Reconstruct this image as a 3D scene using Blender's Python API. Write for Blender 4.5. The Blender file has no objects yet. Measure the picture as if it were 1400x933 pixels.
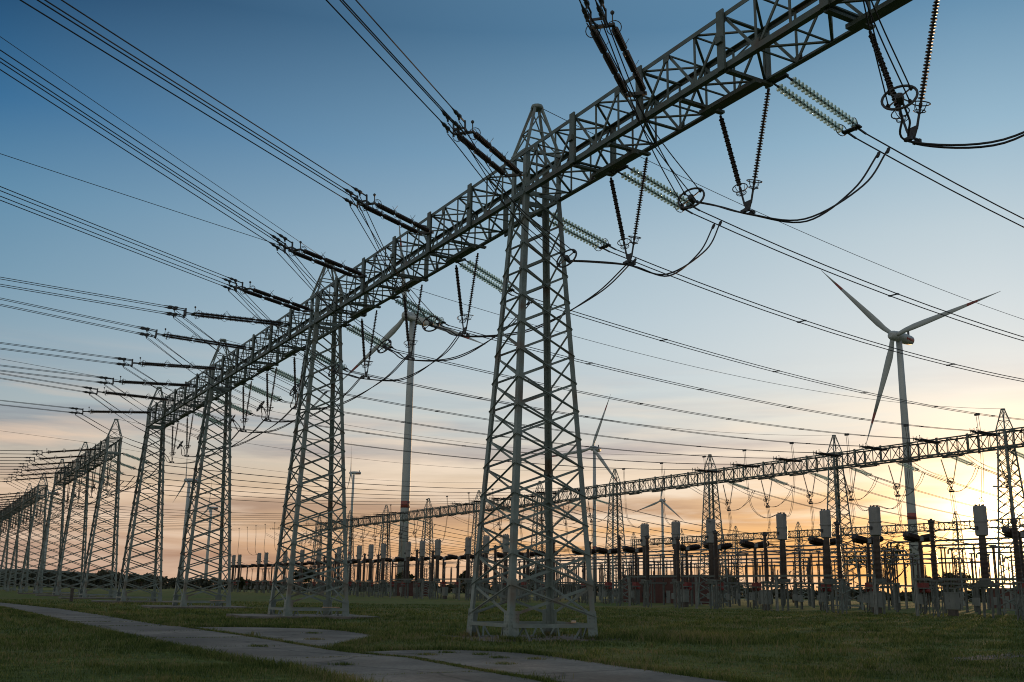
import bpy, math, random
import numpy as np
from mathutils import Vector, Matrix
random.seed(7); np.random.seed(7)
sc = bpy.context.scene
COL = sc.collection
V3 = Vector
D1, S1, S = 20.17, 33.65, 24.39          # tall gantry: distance, first tower, bay
D2, S2 = 102.6, 71.1                     # second gantry
D3, S3 = 205.0, 83.0                     # third gantry
SUN_AZ, SUN_EL = math.radians(55.4), math.radians(2.6)   # azimuth from +Y towards +X

# ------------------------------------------------------------------ materials
def new_mat(name):
    m = bpy.data.materials.new(name); m.use_nodes = True
    nt = m.node_tree; return m, nt, nt.nodes['Principled BSDF']

def noise_mat(name, c1, c2, scale=3.0, rough=.6, metal=0.0, detail=6, lo=.35, hi=.7, bump=0.0, coord='Object', c3=None, s3=.6, spec=.5):
    m, nt, b = new_mat(name); N = nt.nodes; L = nt.links
    tc = N.new('ShaderNodeTexCoord'); no = N.new('ShaderNodeTexNoise'); no.inputs['Scale'].default_value = scale
    no.inputs['Detail'].default_value = detail; no.inputs['Roughness'].default_value = .65
    L.new(tc.outputs[coord], no.inputs['Vector'])
    r = N.new('ShaderNodeValToRGB'); r.color_ramp.elements[0].position = lo; r.color_ramp.elements[1].position = hi
    r.color_ramp.elements[0].color = (*c1, 1); r.color_ramp.elements[1].color = (*c2, 1)
    L.new(no.outputs['Fac'], r.inputs['Fac']); out = r.outputs['Color']
    if c3:
        n2 = N.new('ShaderNodeTexNoise'); n2.inputs['Scale'].default_value = s3; n2.inputs['Detail'].default_value = 5
        L.new(tc.outputs[coord], n2.inputs['Vector'])
        r2 = N.new('ShaderNodeValToRGB'); r2.color_ramp.elements[0].position = .52; r2.color_ramp.elements[1].position = .72
        r2.color_ramp.elements[0].color = (0, 0, 0, 1); r2.color_ramp.elements[1].color = (1, 1, 1, 1)
        L.new(n2.outputs['Fac'], r2.inputs['Fac'])
        mx = N.new('ShaderNodeMix'); mx.data_type = 'RGBA'
        L.new(r2.outputs['Color'], mx.inputs['Factor']); L.new(out, mx.inputs[6]); mx.inputs[7].default_value = (*c3, 1)
        out = mx.outputs[2]
    L.new(out, b.inputs['Base Color'])
    b.inputs['Roughness'].default_value = rough; b.inputs['Metallic'].default_value = metal
    b.inputs['Specular IOR Level'].default_value = spec
    if bump:
        bp = N.new('ShaderNodeBump'); bp.inputs['Strength'].default_value = bump; bp.inputs['Distance'].default_value = .02
        L.new(no.outputs['Fac'], bp.inputs['Height']); L.new(bp.outputs['Normal'], b.inputs['Normal'])
    return m

M = {}
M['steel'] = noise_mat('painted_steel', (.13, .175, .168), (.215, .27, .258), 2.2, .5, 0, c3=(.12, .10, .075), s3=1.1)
M['beamsteel'] = noise_mat('shade_darkened_beam_paint', (.068, .096, .087), (.118, .155, .142), 2.2, .55, 0, c3=(.09, .075, .055), s3=1.1)  # tower steel darkened for the beams, mostly painted-in shade; brown patches are rust
M['yardsteel'] = noise_mat('galvanised_steel', (.075, .09, .085), (.13, .15, .14), 2.0, .6, .05)
M['pale'] = noise_mat('pale_concrete_post', (.15, .17, .16), (.24, .26, .25), 3, .8)
M['rod'] = noise_mat('brown_porcelain', (.020, .013, .011), (.040, .026, .020), 5, .3)
M['column'] = noise_mat('column_porcelain', (.040, .032, .028), (.068, .054, .047), 3, .45)
M['wire'] = noise_mat('weathered_conductor', (.022, .023, .026), (.04, .04, .044), 1.5, .65, .1)
M['fit'] = noise_mat('forged_fittings', (.04, .044, .048), (.075, .08, .085), 4, .55, .3)
M['head'] = noise_mat('grey_tank_paint', (.17, .185, .19), (.23, .245, .25), 1.5, .5)
M['cabinet'] = noise_mat('grey_cabinet_paint', (.13, .155, .15), (.19, .215, .21), 1.5, .5)
M['red'] = noise_mat('red_paint', (.13, .018, .016), (.18, .026, .022), 2, .5)
M['tube'] = noise_mat('aluminium_tube', (.14, .145, .15), (.22, .225, .23), 1, .45, .4)
M['white'] = noise_mat('turbine_white', (.30, .35, .36), (.38, .43, .44), .05, .5)
M['tred'] = noise_mat('turbine_red', (.20, .05, .042), (.27, .062, .05), .1, .5)
M['brick'] = noise_mat('red_brown_brick', (.075, .036, .032), (.115, .052, .044), 1.5, .85)
M['roof'] = noise_mat('roof_felt', (.08, .07, .07), (.12, .11, .10), 1.0, .9)
M['wood'] = noise_mat('sawn_board', (.42, .27, .17), (.52, .35, .23), 3, .7)
M['slab'] = noise_mat('foundation_concrete', (.10, .095, .085), (.19, .18, .165), 1.6, .9, c3=(.06, .065, .04), s3=.5)
M['soil'] = noise_mat('bare_soil', (.07, .055, .045), (.13, .11, .09), 1.4, .95)
M['bark'] = noise_mat('bark', (.05, .04, .032), (.09, .072, .055), 3, .9)
M['post'] = noise_mat('old_post', (.06, .055, .05), (.10, .09, .08), 3, .9)
m, nt, b = new_mat('insulator_glass')
N_, L_ = nt.nodes, nt.links
tr = N_.new('ShaderNodeBsdfTransparent'); tr.inputs['Color'].default_value = (.93, .985, .98, 1)
tl = N_.new('ShaderNodeBsdfTranslucent'); tl.inputs['Color'].default_value = (.70, .90, .93, 1)
b.inputs['Base Color'].default_value = (.45, .60, .60, 1); b.inputs['Roughness'].default_value = .1
m1 = N_.new('ShaderNodeMixShader'); m1.inputs[0].default_value = .30; L_.new(tr.outputs[0], m1.inputs[1]); L_.new(tl.outputs[0], m1.inputs[2])
m2 = N_.new('ShaderNodeMixShader'); lw = N_.new('ShaderNodeLayerWeight'); lw.inputs['Blend'].default_value = .2
L_.new(lw.outputs['Fresnel'], m2.inputs[0]); L_.new(m1.outputs[0], m2.inputs[1]); L_.new(b.outputs[0], m2.inputs[2])
L_.new(m2.outputs[0], N_['Material Output'].inputs['Surface'])
M['glass'] = m

def leaf_mat(name, c1, c2):
    m, nt, b = new_mat(name); N = nt.nodes; L = nt.links
    g = N.new('ShaderNodeNewGeometry'); r = N.new('ShaderNodeValToRGB')
    r.color_ramp.elements[0].color = (*c1, 1); r.color_ramp.elements[1].color = (*c2, 1)
    L.new(g.outputs['Random Per Island'], r.inputs['Fac']); L.new(r.outputs['Color'], b.inputs['Base Color'])
    b.inputs['Roughness'].default_value = .8; b.inputs['Specular IOR Level'].default_value = .15
    return m
M['leaf'] = leaf_mat('dark_leaves', (.03, .04, .02), (.07, .08, .035))
M['farleaf'] = leaf_mat('distant_leaves', (.035, .04, .03), (.06, .065, .045))

# ------------------------------------------------------------------ mesh builder
class MB:
    def __init__(s): s.v = []; s.f = []; s.sm = []
    def quadring(s, rings, closed=True, caps=True, smooth=False):
        n = len(rings[0]); b0 = len(s.v)
        for r in rings: s.v += [tuple(p) for p in r]
        for i in range(len(rings) - 1):
            for j in range(n if closed else n - 1):
                a = b0 + i * n + j; c = b0 + i * n + (j + 1) % n
                s.f.append((a, c, c + n, a + n)); s.sm.append(smooth)
        if caps:
            s.f.append(tuple(b0 + j for j in range(n - 1, -1, -1))); s.sm.append(False)
            s.f.append(tuple(b0 + (len(rings) - 1) * n + j for j in range(n))); s.sm.append(False)
    def bar(s, p, q, w, h=None, up=(0, 0, 1)):
        p, q = V3(p), V3(q); h = h or w; d = (q - p).normalized(); u = V3(up)
        sd = d.cross(u)
        if sd.length < 1e-4: sd = d.cross(V3((1, 0, 0)))
        sd.normalize(); u = sd.cross(d).normalized(); sd *= w / 2; u = u * (h / 2)
        s.quadring([[c - sd - u, c + sd - u, c + sd + u, c - sd + u] for c in (p, q)])
    def box(s, lo, hi):
        (a, b, c), (d, e, f) = lo, hi
        s.quadring([[(a, b, z), (d, b, z), (d, e, z), (a, e, z)] for z in (c, f)])
    def tube(s, pts, r, n=6, smooth=True, caps=True):
        pts = [V3(p) for p in pts]; rings = []
        t0 = (pts[1] - pts[0]).normalized(); u = t0.cross(V3((0, 0, 1)))
        if u.length < 1e-3: u = t0.cross(V3((1, 0, 0)))
        u.normalize()
        for i, p in enumerate(pts):
            t = (pts[min(i + 1, len(pts) - 1)] - pts[max(i - 1, 0)]).normalized()
            u = (u - t * u.dot(t)).normalized(); w = t.cross(u)
            rr = r[i] if isinstance(r, (list, tuple)) else r
            rings.append([p + (u * math.cos(2 * math.pi * k / n) + w * math.sin(2 * math.pi * k / n)) * rr for k in range(n)])
        s.quadring(rings, smooth=smooth, caps=caps)
    def lathe(s, p, q, prof, n=8, smooth=False):
        p, q = V3(p), V3(q); d = (q - p).normalized(); u = d.cross(V3((0, 0, 1)))
        if u.length < 1e-3: u = V3((1, 0, 0))
        u.normalize(); w = d.cross(u)
        s.quadring([[p + d * t + (u * math.cos(2 * math.pi * k / n) + w * math.sin(2 * math.pi * k / n)) * r for k in range(n)] for t, r in prof], smooth=smooth)
    def torus(s, c, nrm, R, r, n=20, m=6, a0=0.0, a1=2 * math.pi):
        c, d = V3(c), V3(nrm).normalized(); u = d.cross(V3((0, 0, 1)))
        if u.length < 1e-3: u = V3((1, 0, 0))
        u.normalize(); w = d.cross(u)
        full = abs(a1 - a0 - 2 * math.pi) < 1e-6
        pts = [c + (u * math.cos(a0 + (a1 - a0) * k / n) + w * math.sin(a0 + (a1 - a0) * k / n)) * R for k in range(n + 1)]
        s.tube(pts, r, m, caps=not full)
    def mesh(s, name, mat):
        me = bpy.data.meshes.new(name); me.from_pydata(s.v, [], s.f)
        me.polygons.foreach_set('use_smooth', s.sm); me.materials.append(M[mat] if isinstance(mat, str) else mat); me.update()
        return me
    def obj(s, name, mat, parent=None):
        return put(name, s.mesh(name, mat), parent)

def put(name, me, parent=None, loc=(0, 0, 0), rot=(0, 0, 0)):
    o = bpy.data.objects.new(name, me); COL.objects.link(o); o.parent = parent; o.location = loc; o.rotation_euler = rot
    return o
def tag(o, label, cat, group=None):
    o['label'] = label; o['category'] = cat
    if group: o['group'] = group
    return o
def thing(name, loc=(0, 0, 0), rot=(0, 0, 0)):
    o = bpy.data.objects.new(name, None); COL.objects.link(o); o.location = loc; o.rotation_euler = rot; o.empty_display_size = .3
    return o
def kind(o, k): o['kind'] = k; return o
def copy_tree(o, parent=None):
    c = o.copy(); COL.objects.link(c)
    if parent: c.parent = parent
    for ch in o.children: copy_tree(ch, c)
    return c
class Proto:                                   # first use is the prototype itself, later uses are copies
    def __init__(s, root): s.root = root; s.used = False
    def place(s, loc, rot=(0, 0, 0), scale=(1, 1, 1)):
        o = s.root if not s.used else copy_tree(s.root)
        s.used = True; o.location = loc; o.rotation_euler = rot; o.scale = scale; return o
ORD = ['nearest', 'second', 'third', 'fourth', 'fifth', 'sixth', 'seventh', 'eighth', 'ninth', 'tenth', 'eleventh', 'twelfth', 'thirteenth',
       'fourteenth', 'fifteenth', 'sixteenth', 'seventeenth', 'eighteenth', 'nineteenth', 'twentieth', 'twenty-first', 'twenty-second', 'twenty-third',
       'twenty-fourth', 'twenty-fifth', 'twenty-sixth', 'twenty-seventh', 'twenty-eighth', 'twenty-ninth', 'thirtieth', 'thirty-first', 'thirty-second',
       'thirty-third', 'thirty-fourth', 'thirty-fifth', 'thirty-sixth', 'thirty-seventh', 'thirty-eighth', 'thirty-ninth', 'fortieth']

# ------------------------------------------------------------------ lattice tower
ZB, ZT, ZA = 16.9, 18.7, 20.95
def corner(sx, sy, z):
    t = min(z / ZB, 1.0)
    return V3((sx * (1.825 + (.825 - 1.825) * t), sy * (1.56 + (.55 - 1.56) * t), z))
def make_tower():
    root = thing('lattice_tower')
    for sx in (-1, 1):
        for sy in (-1, 1):
            m = MB(); rings = []
            for z in (0, ZB, ZT + .05):
                c = corner(sx, sy, z); w, t = (.21, .024)
                pts = [(0, 0), (w, 0), (w, t), (t, t), (t, w), (0, w)]
                rg = [c + V3((-sx * a, -sy * b_, 0)) for a, b_ in pts]
                rings.append(rg if sx * sy > 0 else rg[::-1])
            m.quadring(rings)
            for ax in (0, 1):                  # bolted gusset plates at the foot
                a = corner(sx, sy, .01); b_ = corner(sx, sy, .98)
                off = V3((-sx * .17, sy * .014, 0)) if ax == 0 else V3((sx * .014, -sy * .17, 0))
                up = (0, 1, 0) if ax == 0 else (1, 0, 0)
                m.bar(a + off, b_ + off, .40, .02, up)
                for i in range(7):
                    for j in (-.1, .1):
                        c = a.lerp(b_, .1 + .13 * i) + off + (V3((j, sy * .018, 0)) if ax == 0 else V3((sx * .018, j, 0)))
                        m.box(c - V3((.018, .018, .018)), c + V3((.018, .018, .018)))
                g = corner(sx, sy, 1.9); o2 = V3((-sx * .12, sy * .013, 0)) if ax == 0 else V3((sx * .013, -sy * .12, 0))
                m.bar(g + o2 - V3((0, 0, .16)), g + o2 + V3((0, 0, .16)), .26, .016, up)
            m.obj('leg', 'steel', root)
    zs = [.78 + (ZB - .78) * i / 15 for i in range(16)]
    for ax, sgn in ((0, -1), (0, 1), (1, -1), (1, 1)):
        m = MB(); nrm = V3((sgn, 0, 0)) if ax == 0 else V3((0, sgn, 0))
        gA = (lambda z, s: corner(sgn, s, z)) if ax == 0 else (lambda z, s: corner(s, sgn, z)); gd = V3((0, 1, 0)) if ax == 0 else V3((1, 0, 0))
        for z in zs[1:]:
            for s_ in (-1, 1):
                c = gA(z, s_) + nrm * .004 - gd * s_ * .15
                m.bar(c - V3((0, 0, .1)), c + V3((0, 0, .1)), .2, .01, nrm)
        A = (lambda z: corner(sgn, -1, z)) if ax == 0 else (lambda z: corner(-1, sgn, z))
        B = (lambda z: corner(sgn, 1, z)) if ax == 0 else (lambda z: corner(1, sgn, z))
        for i in range(15):
            a0, a1, b0, b1 = A(zs[i]), A(zs[i + 1]), B(zs[i]), B(zs[i + 1])
            w = .10 if i < 2 else .085
            m.bar(a0 - nrm * .045, b1 - nrm * .045, w, .012, nrm); m.bar(a0 - nrm * .07, b1 - nrm * .07, .012, .05, nrm)
            m.bar(b0 + nrm * .012, a1 + nrm * .012, w, .012, nrm); m.bar(b0 + nrm * .038, a1 + nrm * .038, .012, .045, nrm)
        m.bar(A(ZB) - nrm * .03, B(ZB) - nrm * .03, .2, .06, nrm)
        m.bar(A(ZT), B(ZT), .09, .09, nrm)
        m.bar(A(ZB + .2), B(ZT - .1), .07, .05, nrm)
        m.obj('bracing', 'steel', root)
    for sx in (-1, 1):
        for sy in (-1, 1):
            m = MB(); m.box((sx * 1.79 - .26, sy * 1.53 - .26, -.2), (sx * 1.79 + .26, sy * 1.53 + .26, .045)); m.obj('footing', 'slab', root)
    m = MB()                                   # low frame with little struts to the ground
    for ax, sgn in ((0, -1), (0, 1), (1, -1), (1, 1)):
        nrm = V3((sgn, 0, 0)) if ax == 0 else V3((0, sgn, 0))
        a = corner(sgn, -1, .47) if ax == 0 else corner(-1, sgn, .47)
        b_ = corner(sgn, 1, .47) if ax == 0 else corner(1, sgn, .47)
        d = (b_ - a).normalized(); z_ = .0 if ax else .012
        m.bar(a + nrm * .04 + d * .1 + V3((0, 0, z_)), b_ + nrm * .04 - d * .1 + V3((0, 0, z_)), .125, .04, nrm)
        for t, e in ((.17, .5), (.17, .82)):
            for fl in (0, 1):
                p = a.lerp(b_, t if not fl else 1 - t) - nrm * (0.03 if e > .6 else .08); q = a.lerp(b_, t + (e - .62) * .35 if not fl else 1 - t - (e - .62) * .35) - nrm * (.1 if e > .6 else .3)
                m.bar(V3((p.x, p.y, .44)), V3((q.x, q.y, 0)), .07, .03, nrm)
    m.obj('base_frame', 'steel', root)
    m = MB()
    for sx in (-1, 1):
        for sy in (-1, 1): m.bar((sx * .80, sy * .53, ZT), (sx * .15, sy * .10, ZA - .06), .09, .09, (0, 1, 0))
    for t in (.45,):
        c = [V3((sx * (.80 - .65 * t), sy * (.53 - .43 * t), ZT + (ZA - ZT) * t)) for sx, sy in ((-1, -1), (1, -1), (1, 1), (-1, 1))]
        e = [V3((sx * .80, sy * .53, ZT)) for sx, sy in ((-1, -1), (1, -1), (1, 1), (-1, 1))]
        for i in range(4):
            m.bar(c[i], c[(i + 1) % 4], .05); m.bar(e[i], c[(i + 1) % 4], .045)
            m.bar(c[i], V3((0, 0, ZA - .15)) + (c[(i + 1) % 4] - V3((0, 0, c[0].z))) * .35, .04)
    m.lathe((0, 0, ZA - .12), (0, 0, ZA), [(0, .24), (.05, .27), (.16, .24)], 10)
    m.obj('peak', 'steel', root)
    return root
TOWER = Proto(make_tower())

def make_beam(near_plates=(1, 2, 3, 4, 5), far_plates=(1, 3, 5), vs=(7.1, 13.2, 19.3), vsym=0):
    root = thing('gantry_beam'); hw = .79; zb, zt = ZB, 18.6
    NP = 18; ys = [S * i / NP for i in range(NP + 1)]
    for sx in (-1, 1):
        for z in (zb, zt):
            m = MB(); w = .19 if z == zb else .15
            m.bar((sx * hw, -.001, z), (sx * hw, S - .004, z), w, w * .16, (1, 0, 0)) if False else None
            t = .022; a = -sx; c = 1 if z == zb else -1
            x0 = sx * (hw + .07); z0 = z - c * .07
            pts = [(x0, z0), (x0 + a * w, z0), (x0 + a * w, z0 + c * t), (x0 + a * t, z0 + c * t), (x0 + a * t, z0 + c * w), (x0, z0 + c * w)]
            if a * c > 0: pts = pts[::-1]
            m.quadring([[(x, y, zz) for x, zz in pts] for y in (0.003, S - .003)])
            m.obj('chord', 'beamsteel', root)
    for sx in (-1, 1):                          # side lacing
        m = MB(); nrm = (sx, 0, 0); x = sx * (hw + .01)
        for i in range(NP):
            a, b_ = (zb, zt) if i % 2 == 0 else (zt, zb)
            m.bar((x - sx * .03, ys[i], a), (x - sx * .03, ys[i + 1], b_), .085, .045, nrm)
            if i:
                m.bar((x, ys[i], zb), (x, ys[i], zt), .08, .035, nrm); gz = zt - .17 if i % 2 else zb + .17
                m.bar((x + sx * .052, ys[i] - .15, gz), (x + sx * .052, ys[i] + .15, gz), .2, .012, nrm)
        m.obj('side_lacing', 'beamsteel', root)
    for z in (zb, zt):
        m = MB(); nrm = (0, 0, 1)
        for i in range(NP):
            a, b_ = (-hw, hw) if i % 2 == 0 else (hw, -hw)
            m.bar((a, ys[i], z + .03), (b_, ys[i + 1], z + .03), .08, .045, nrm)
            if i and i % 3 == 0: m.bar((-hw, ys[i], z - .02), (hw, ys[i], z - .02), .12, .05, nrm)
            elif i: m.bar((-hw, ys[i], z - .01), (hw, ys[i], z - .01), .06, .04, nrm)
        if z == zt:
            for i in range(3, NP, 3):           # frames across the box
                m.bar((-hw, ys[i], zb), (hw, ys[i], zt), .055, .04, (0, 1, 0))
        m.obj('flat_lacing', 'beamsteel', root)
    for j in near_plates:
        m = MB(); y = S * j / 6; m.box((-hw - .17, y - .15, zb - .12), (-hw - .105, y + .15, zt + .16))
        m.box((-hw - .26, y - .13, zb + .75), (-hw - .172, y + .13, zb + .95)); m.box((-hw - .1, y + .08, zb - .1), (-hw + .02, y + .12, zt + .14))
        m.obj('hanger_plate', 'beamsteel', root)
    for j in far_plates:
        m = MB(); y = S * j / 6; m.box((hw + .105, y - .12, zb - .16), (hw + .17, y + .12, zt + .1)); m.box((hw - .02, y - .12, zb - .14), (hw + .1, y - .08, zt))
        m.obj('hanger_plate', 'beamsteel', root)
    for y in vs:
        m = MB()
        for q in (-1.1, 1.1): m.box((-hw, y + q - .09, zb - .18), (hw + .16, y + q + .09, zb - .09))
        m.box((.12, y - 1.3, zb - .32), (.36, y + 1.3, zb - .185))
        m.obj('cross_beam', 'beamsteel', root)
    return root
BEAM = Proto(make_beam())

# ------------------------------------------------------------------ insulators
def shed_profile(L, core, big, small, pitch, cap):
    pr = [(0, cap * .8), (.02, cap), (.12, cap), (.13, core)]
    n = int((L - .28) / pitch)
    for i in range(n):
        t = .14 + pitch * i; r = big if i % 2 == 0 else small
        pr += [(t, core), (t + pitch * .25, r), (t + pitch * .5, r * .97), (t + pitch * .62, core)]
    pr += [(L - .13, core), (L - .12, cap), (L - .02, cap), (L, cap * .8)]
    return pr
def horn(m, x, y, sgn):                          # pair of curved arcing horns at a joint
    for dz, rr in ((1, .20), (-1, .17)):
        m.torus((x, y, dz * .02), (0, 1, 0), rr, .011, 8, 4, (0 if dz > 0 else math.pi) + .25, (math.pi if dz > 0 else 2 * math.pi) - .25)
def make_strain():
    root = thing('strain_insulator'); U = 1.72; x0 = .36
    pr = shed_profile(U, .055, .115, .095, .075, .06)
    me = None
    for y in (-.3, .3):
        m = MB()
        for u in range(3): m.lathe((x0 + u * (U + .06), y, 0), (x0 + u * (U + .06) + U, y, 0), pr, 8)
        for u in range(2): m.bar((x0 + (u + 1) * (U + .06) - .08, y, 0), (x0 + (u + 1) * (U + .06) + .02, y, 0), .05)
        rod = m.obj('insulator_rod', 'rod', root)
        for u in range(3):
            h = MB(); xx = x0 + u * (U + .06) + U + (.03 if u < 2 else -.1)
            h.torus((xx, y, .03), (0, 1, 0), .2, .012, 9, 4, .2, math.pi - .2); h.torus((xx, y, -.03), (0, 1, 0), .2, .012, 9, 4, math.pi + .2, 2 * math.pi - .2)
            if u < 2:
                h.tube([(xx - .25, y - .05, .08), (xx - .12, y - .1, .22), (xx - .02, y - .12, .34)], .01, 4)
                h.tube([(xx + .2, y + .05, .08), (xx + .1, y + .1, .22), (xx + .02, y + .14, .33)], .01, 4)
            h.obj('arcing_horn', 'fit', rod)
    m = MB(); m.bar((.02, -.36, 0), (.02, .36, 0), .16, .1); 
    for y in (-.3, .3): m.bar((.0, y, 0), (.38, y, 0), .05); 
    m.obj('beam_bracket', 'fit', root)
    m = MB(); xe = x0 + 3 * (U + .06)
    for y in (-.3, .3): m.bar((xe - .08, y, 0), (xe + .1, y, 0), .06); m.torus((xe - .1, y, 0), (1, 0, 0), .21, .014, 14, 4)
    m.bar((xe + .1, -.36, 0), (xe + .1, .36, 0), .16, .06); m.lathe((xe + .1, .3, .3), (xe + .1, .3, .42), [(0, .03), (.04, .06), (.08, .06), (.12, .02)], 8)
    m.bar((xe + .1, .3, 0), (xe + .1, .3, .32), .03)
    m.obj('yoke_plate', 'fit', root)
    m = MB(); m.bar((xe + .12, -.12, 0), (xe + .62, -.2, 0), .05); m.bar((xe + .12, .12, 0), (xe + .62, .2, 0), .05)
    for y in (-.21, .21): m.bar((xe + .62, y, -.26), (xe + .62, y, .26), .09, .04, (0, 1, 0))
    m.bar((xe + .62, -.21, 0), (xe + .62, .21, 0), .06)
    m.obj('bundle_yoke', 'fit', root)
    return root
STRAIN = Proto(make_strain()); STRAIN_L = .36 + 3 * 1.78 + .66

def make_glass():
    root = thing('glass_insulator'); L = 3.3; n = 18; p = 2.95 / n
    for y in (-.27, .27):
        m = MB(); mc = MB()
        for i in range(n):
            t = .28 + p * i
            m.lathe((t, y, 0), (t + .1, y, 0), [(0, .04), (.015, .075), (.035, .125), (.05, .135), (.058, .13), (.05, .10), (.062, .085), (.052, .05)], 12, True)
            mc.lathe((t - .05, y, 0), (t + .1, y, 0), [(0, .022), (.005, .042), (.05, .045), (.055, .03), (.15, .02)], 6)
        st = m.obj('glass_discs', 'glass', root); mc.obj('metal_caps', 'fit', st)
    m = MB()
    for y in (-.27, .27): m.bar((0, y, 0), (.26, y, 0), .045); m.torus((.2, y, .1), (0, 1, 0), .13, .011, 10, 4, 0, math.pi)
    m.bar((0, -.34, 0), (0, .34, 0), .12, .07); m.obj('beam_bracket', 'fit', root)
    m = MB()
    for y in (-.27, .27): m.bar((L - .1, y, 0), (L + .05, y, 0), .05); m.torus((L - .12, y, 0), (.25, (1 if y > 0 else -1) * .9, 0), .2, .016, 16, 5)
    m.bar((L + .05, -.34, 0), (L + .05, .34, 0), .16, .05)
    for y in (-.2, .2): m.bar((L + .05, y, 0), (L + .5, y, 0), .05)
    m.obj('yoke_plate', 'fit', root)
    return root
GLASS = Proto(make_glass()); GLASS_L = 3.75

def make_vee():
    root = thing('vee_insulator'); H = 3.75
    for sy in (-1, 1):
        a = V3((0, sy * 1.1, -.12)); b_ = V3((0, sy * .14, -H + .25)); d = (b_ - a).normalized(); L = (b_ - a).length
        m = MB(); m.lathe(a, a + d * (L - .55), shed_profile(L - .55, .032, .09, .075, .085, .045), 8)
        rod = m.obj('insulator_rod', 'rod', root)
        m = MB(); e = a + d * (L - .55)
        m.bar(e, b_, .045)
        m.obj('link_rod', 'fit', rod)
        m = MB(); c = a + d * (L - .66)
        m.torus(c, d, .23, .017, 16, 5); m.torus(c + d * .2, d, .15, .014, 14, 4)
        for k in range(4):
            an = k * math.pi / 2; u = V3((1, 0, 0)); w = d.cross(u).normalized()
            m.tube([c + (u * math.cos(an) + w * math.sin(an)) * .2, c + d * .12 + (u * math.cos(an) + w * math.sin(an)) * .17, c + d * .26 + (u * math.cos(an) + w * math.sin(an)) * .04], .01, 4)
        m.obj('grading_ring', 'fit', root)
    m = MB(); m.quadring([[(x, -.2, -H + .35), (x, .2, -H + .35), (x, .05, -H + .02), (x, -.05, -H + .02)] for x in (-.02, .02)])
    for x in (-.16, .16): m.bar((x, -.1, -H), (x, .12, -H), .09)
    m.bar((-.16, 0, -H + .06), (.16, 0, -H + .06), .05)
    m.obj('yoke_plate', 'fit', root)
    return root
VEE = Proto(make_vee())

def smooth_path(P, n=8):
    P = [V3(p) for p in P]; P = [P[0] * 2 - P[1]] + P + [P[-1] * 2 - P[-2]]; out = []
    for i in range(1, len(P) - 2):
        p0, p1, p2, p3 = P[i - 1:i + 3]
        for k in range(n):
            t = k / n
            out.append(.5 * ((2 * p1) + (p2 - p0) * t + (2 * p0 - 5 * p1 + 4 * p2 - p3) * t * t + (3 * p1 - p0 - 3 * p2 + p3) * t ** 3))
    out.append(P[-2]); return out

def jumper(base, P1, near_dir, yv, end, ring_y, zoff=0.0, xoff=0.0, n=8):
    """drop wires from the dead end, spacer ring under the beam, twin loop through the vee to the far conductor; base = root position"""
    root = thing('jumper_loop', base); B = V3(base)
    hub = V3((D1 + xoff + .05, ring_y, 13.85 + zoff)); tip = V3((D1 + xoff + .83, yv, 13.15 + zoff))
    end = V3(end); s = near_dir.cross(V3((0, 0, 1))).normalized()
    nrm = (hub - P1); nrm.normalize()
    u = nrm.cross(V3((0, 0, 1))).normalized(); w = nrm.cross(u)
    for a in (-1, 1):
        for c in (-1, 1):
            m = MB(); st = P1 + near_dir * .55 + s * a * .2 + V3((0, 0, c * .2 - .15)); en = hub + (u * a + w * -c) * .26
            mid = st.lerp(en, .5) + V3((0, 0, -.45)) - near_dir * .1
            m.tube([p - B for p in smooth_path([st, mid, en], n)], .018, 5)
            m.obj('drop_wire', 'wire', root)
    m = MB(); h = hub - B
    m.torus(h, nrm, .43, .035, 22, 6)
    for k in range(4):
        an = math.pi / 4 + k * math.pi / 2; m.bar(h + (u * math.cos(an) + w * math.sin(an)) * .42, h, .035)
        q = h + (u * math.cos(an) + w * math.sin(an)) * .37; m.lathe(q - nrm * .08, q + nrm * .06, [(0, .03), (.03, .05), (.1, .05), (.14, .03)], 6)
    m.lathe(h - nrm * .12, h + nrm * .22, [(0, .05), (.05, .11), (.16, .11), (.34, .06)], 8)
    m.obj('spacer_ring', 'fit', root)
    for a in (-1, 1):
        m = MB(); o = V3((a * .14, 0, 0)); o2 = V3((0, a * .2, 0))
        P = [hub + nrm * .15 + o * .5, hub.lerp(tip, .45) + V3((0, 0, -.12)) + o, tip + o + V3((0, 0, -.22)), tip.lerp(end, .38) + V3((.1, 0, -1.15)) + o * .7 + o2 * .3,
             tip.lerp(end, .75) + V3((.25, 0, -.75)) + o2, end + o2]
        m.tube([p - B for p in smooth_path(P, n)], .03, 6); e = end + o2 - B
        m.lathe(e + V3((-.1, 0, -.2)), e + V3((.03, 0, .03)), [(0, .03), (.05, .055), (.22, .055), (.25, .03)], 6)
        m.obj('loop_cable', 'wire', root)
    return root

def back_bundle(P1, yaw, slope, L=150.):
    root = thing('conductor_bundle', P1, (0, 0, yaw)); n = 24
    for a in (-1, 1):
        for c in (-1, 1):
            m = MB(); pts = [V3((L * (i / n) ** 1.3, a * .2, c * .2 + slope * L * (i / n) ** 1.3 + 2.2e-4 * (L * (i / n) ** 1.3) ** 2)) for i in range(n + 1)]
            m.tube(pts, .02, 5)
            w = m.obj('wire', 'wire', root)
            m = MB(); d = V3((1, 0, slope)).normalized(); p = V3((-.02, a * .2, c * .2))
            m.lathe(p, p + d * 1.25, [(0, .02), (.03, .03), (.42, .03), (.46, .06), (.5, .075), (.62, .075), (.66, .05), (.78, .05), (.8, .07), (.95, .065), (1.0, .04), (1.25, .021)], 7)
            m.bar(p + d * .62, p + d * .55 + V3((.0, 0, -.16)), .055)
            m.obj('dead_end_clamp', 'fit', w)
    return root
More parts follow.
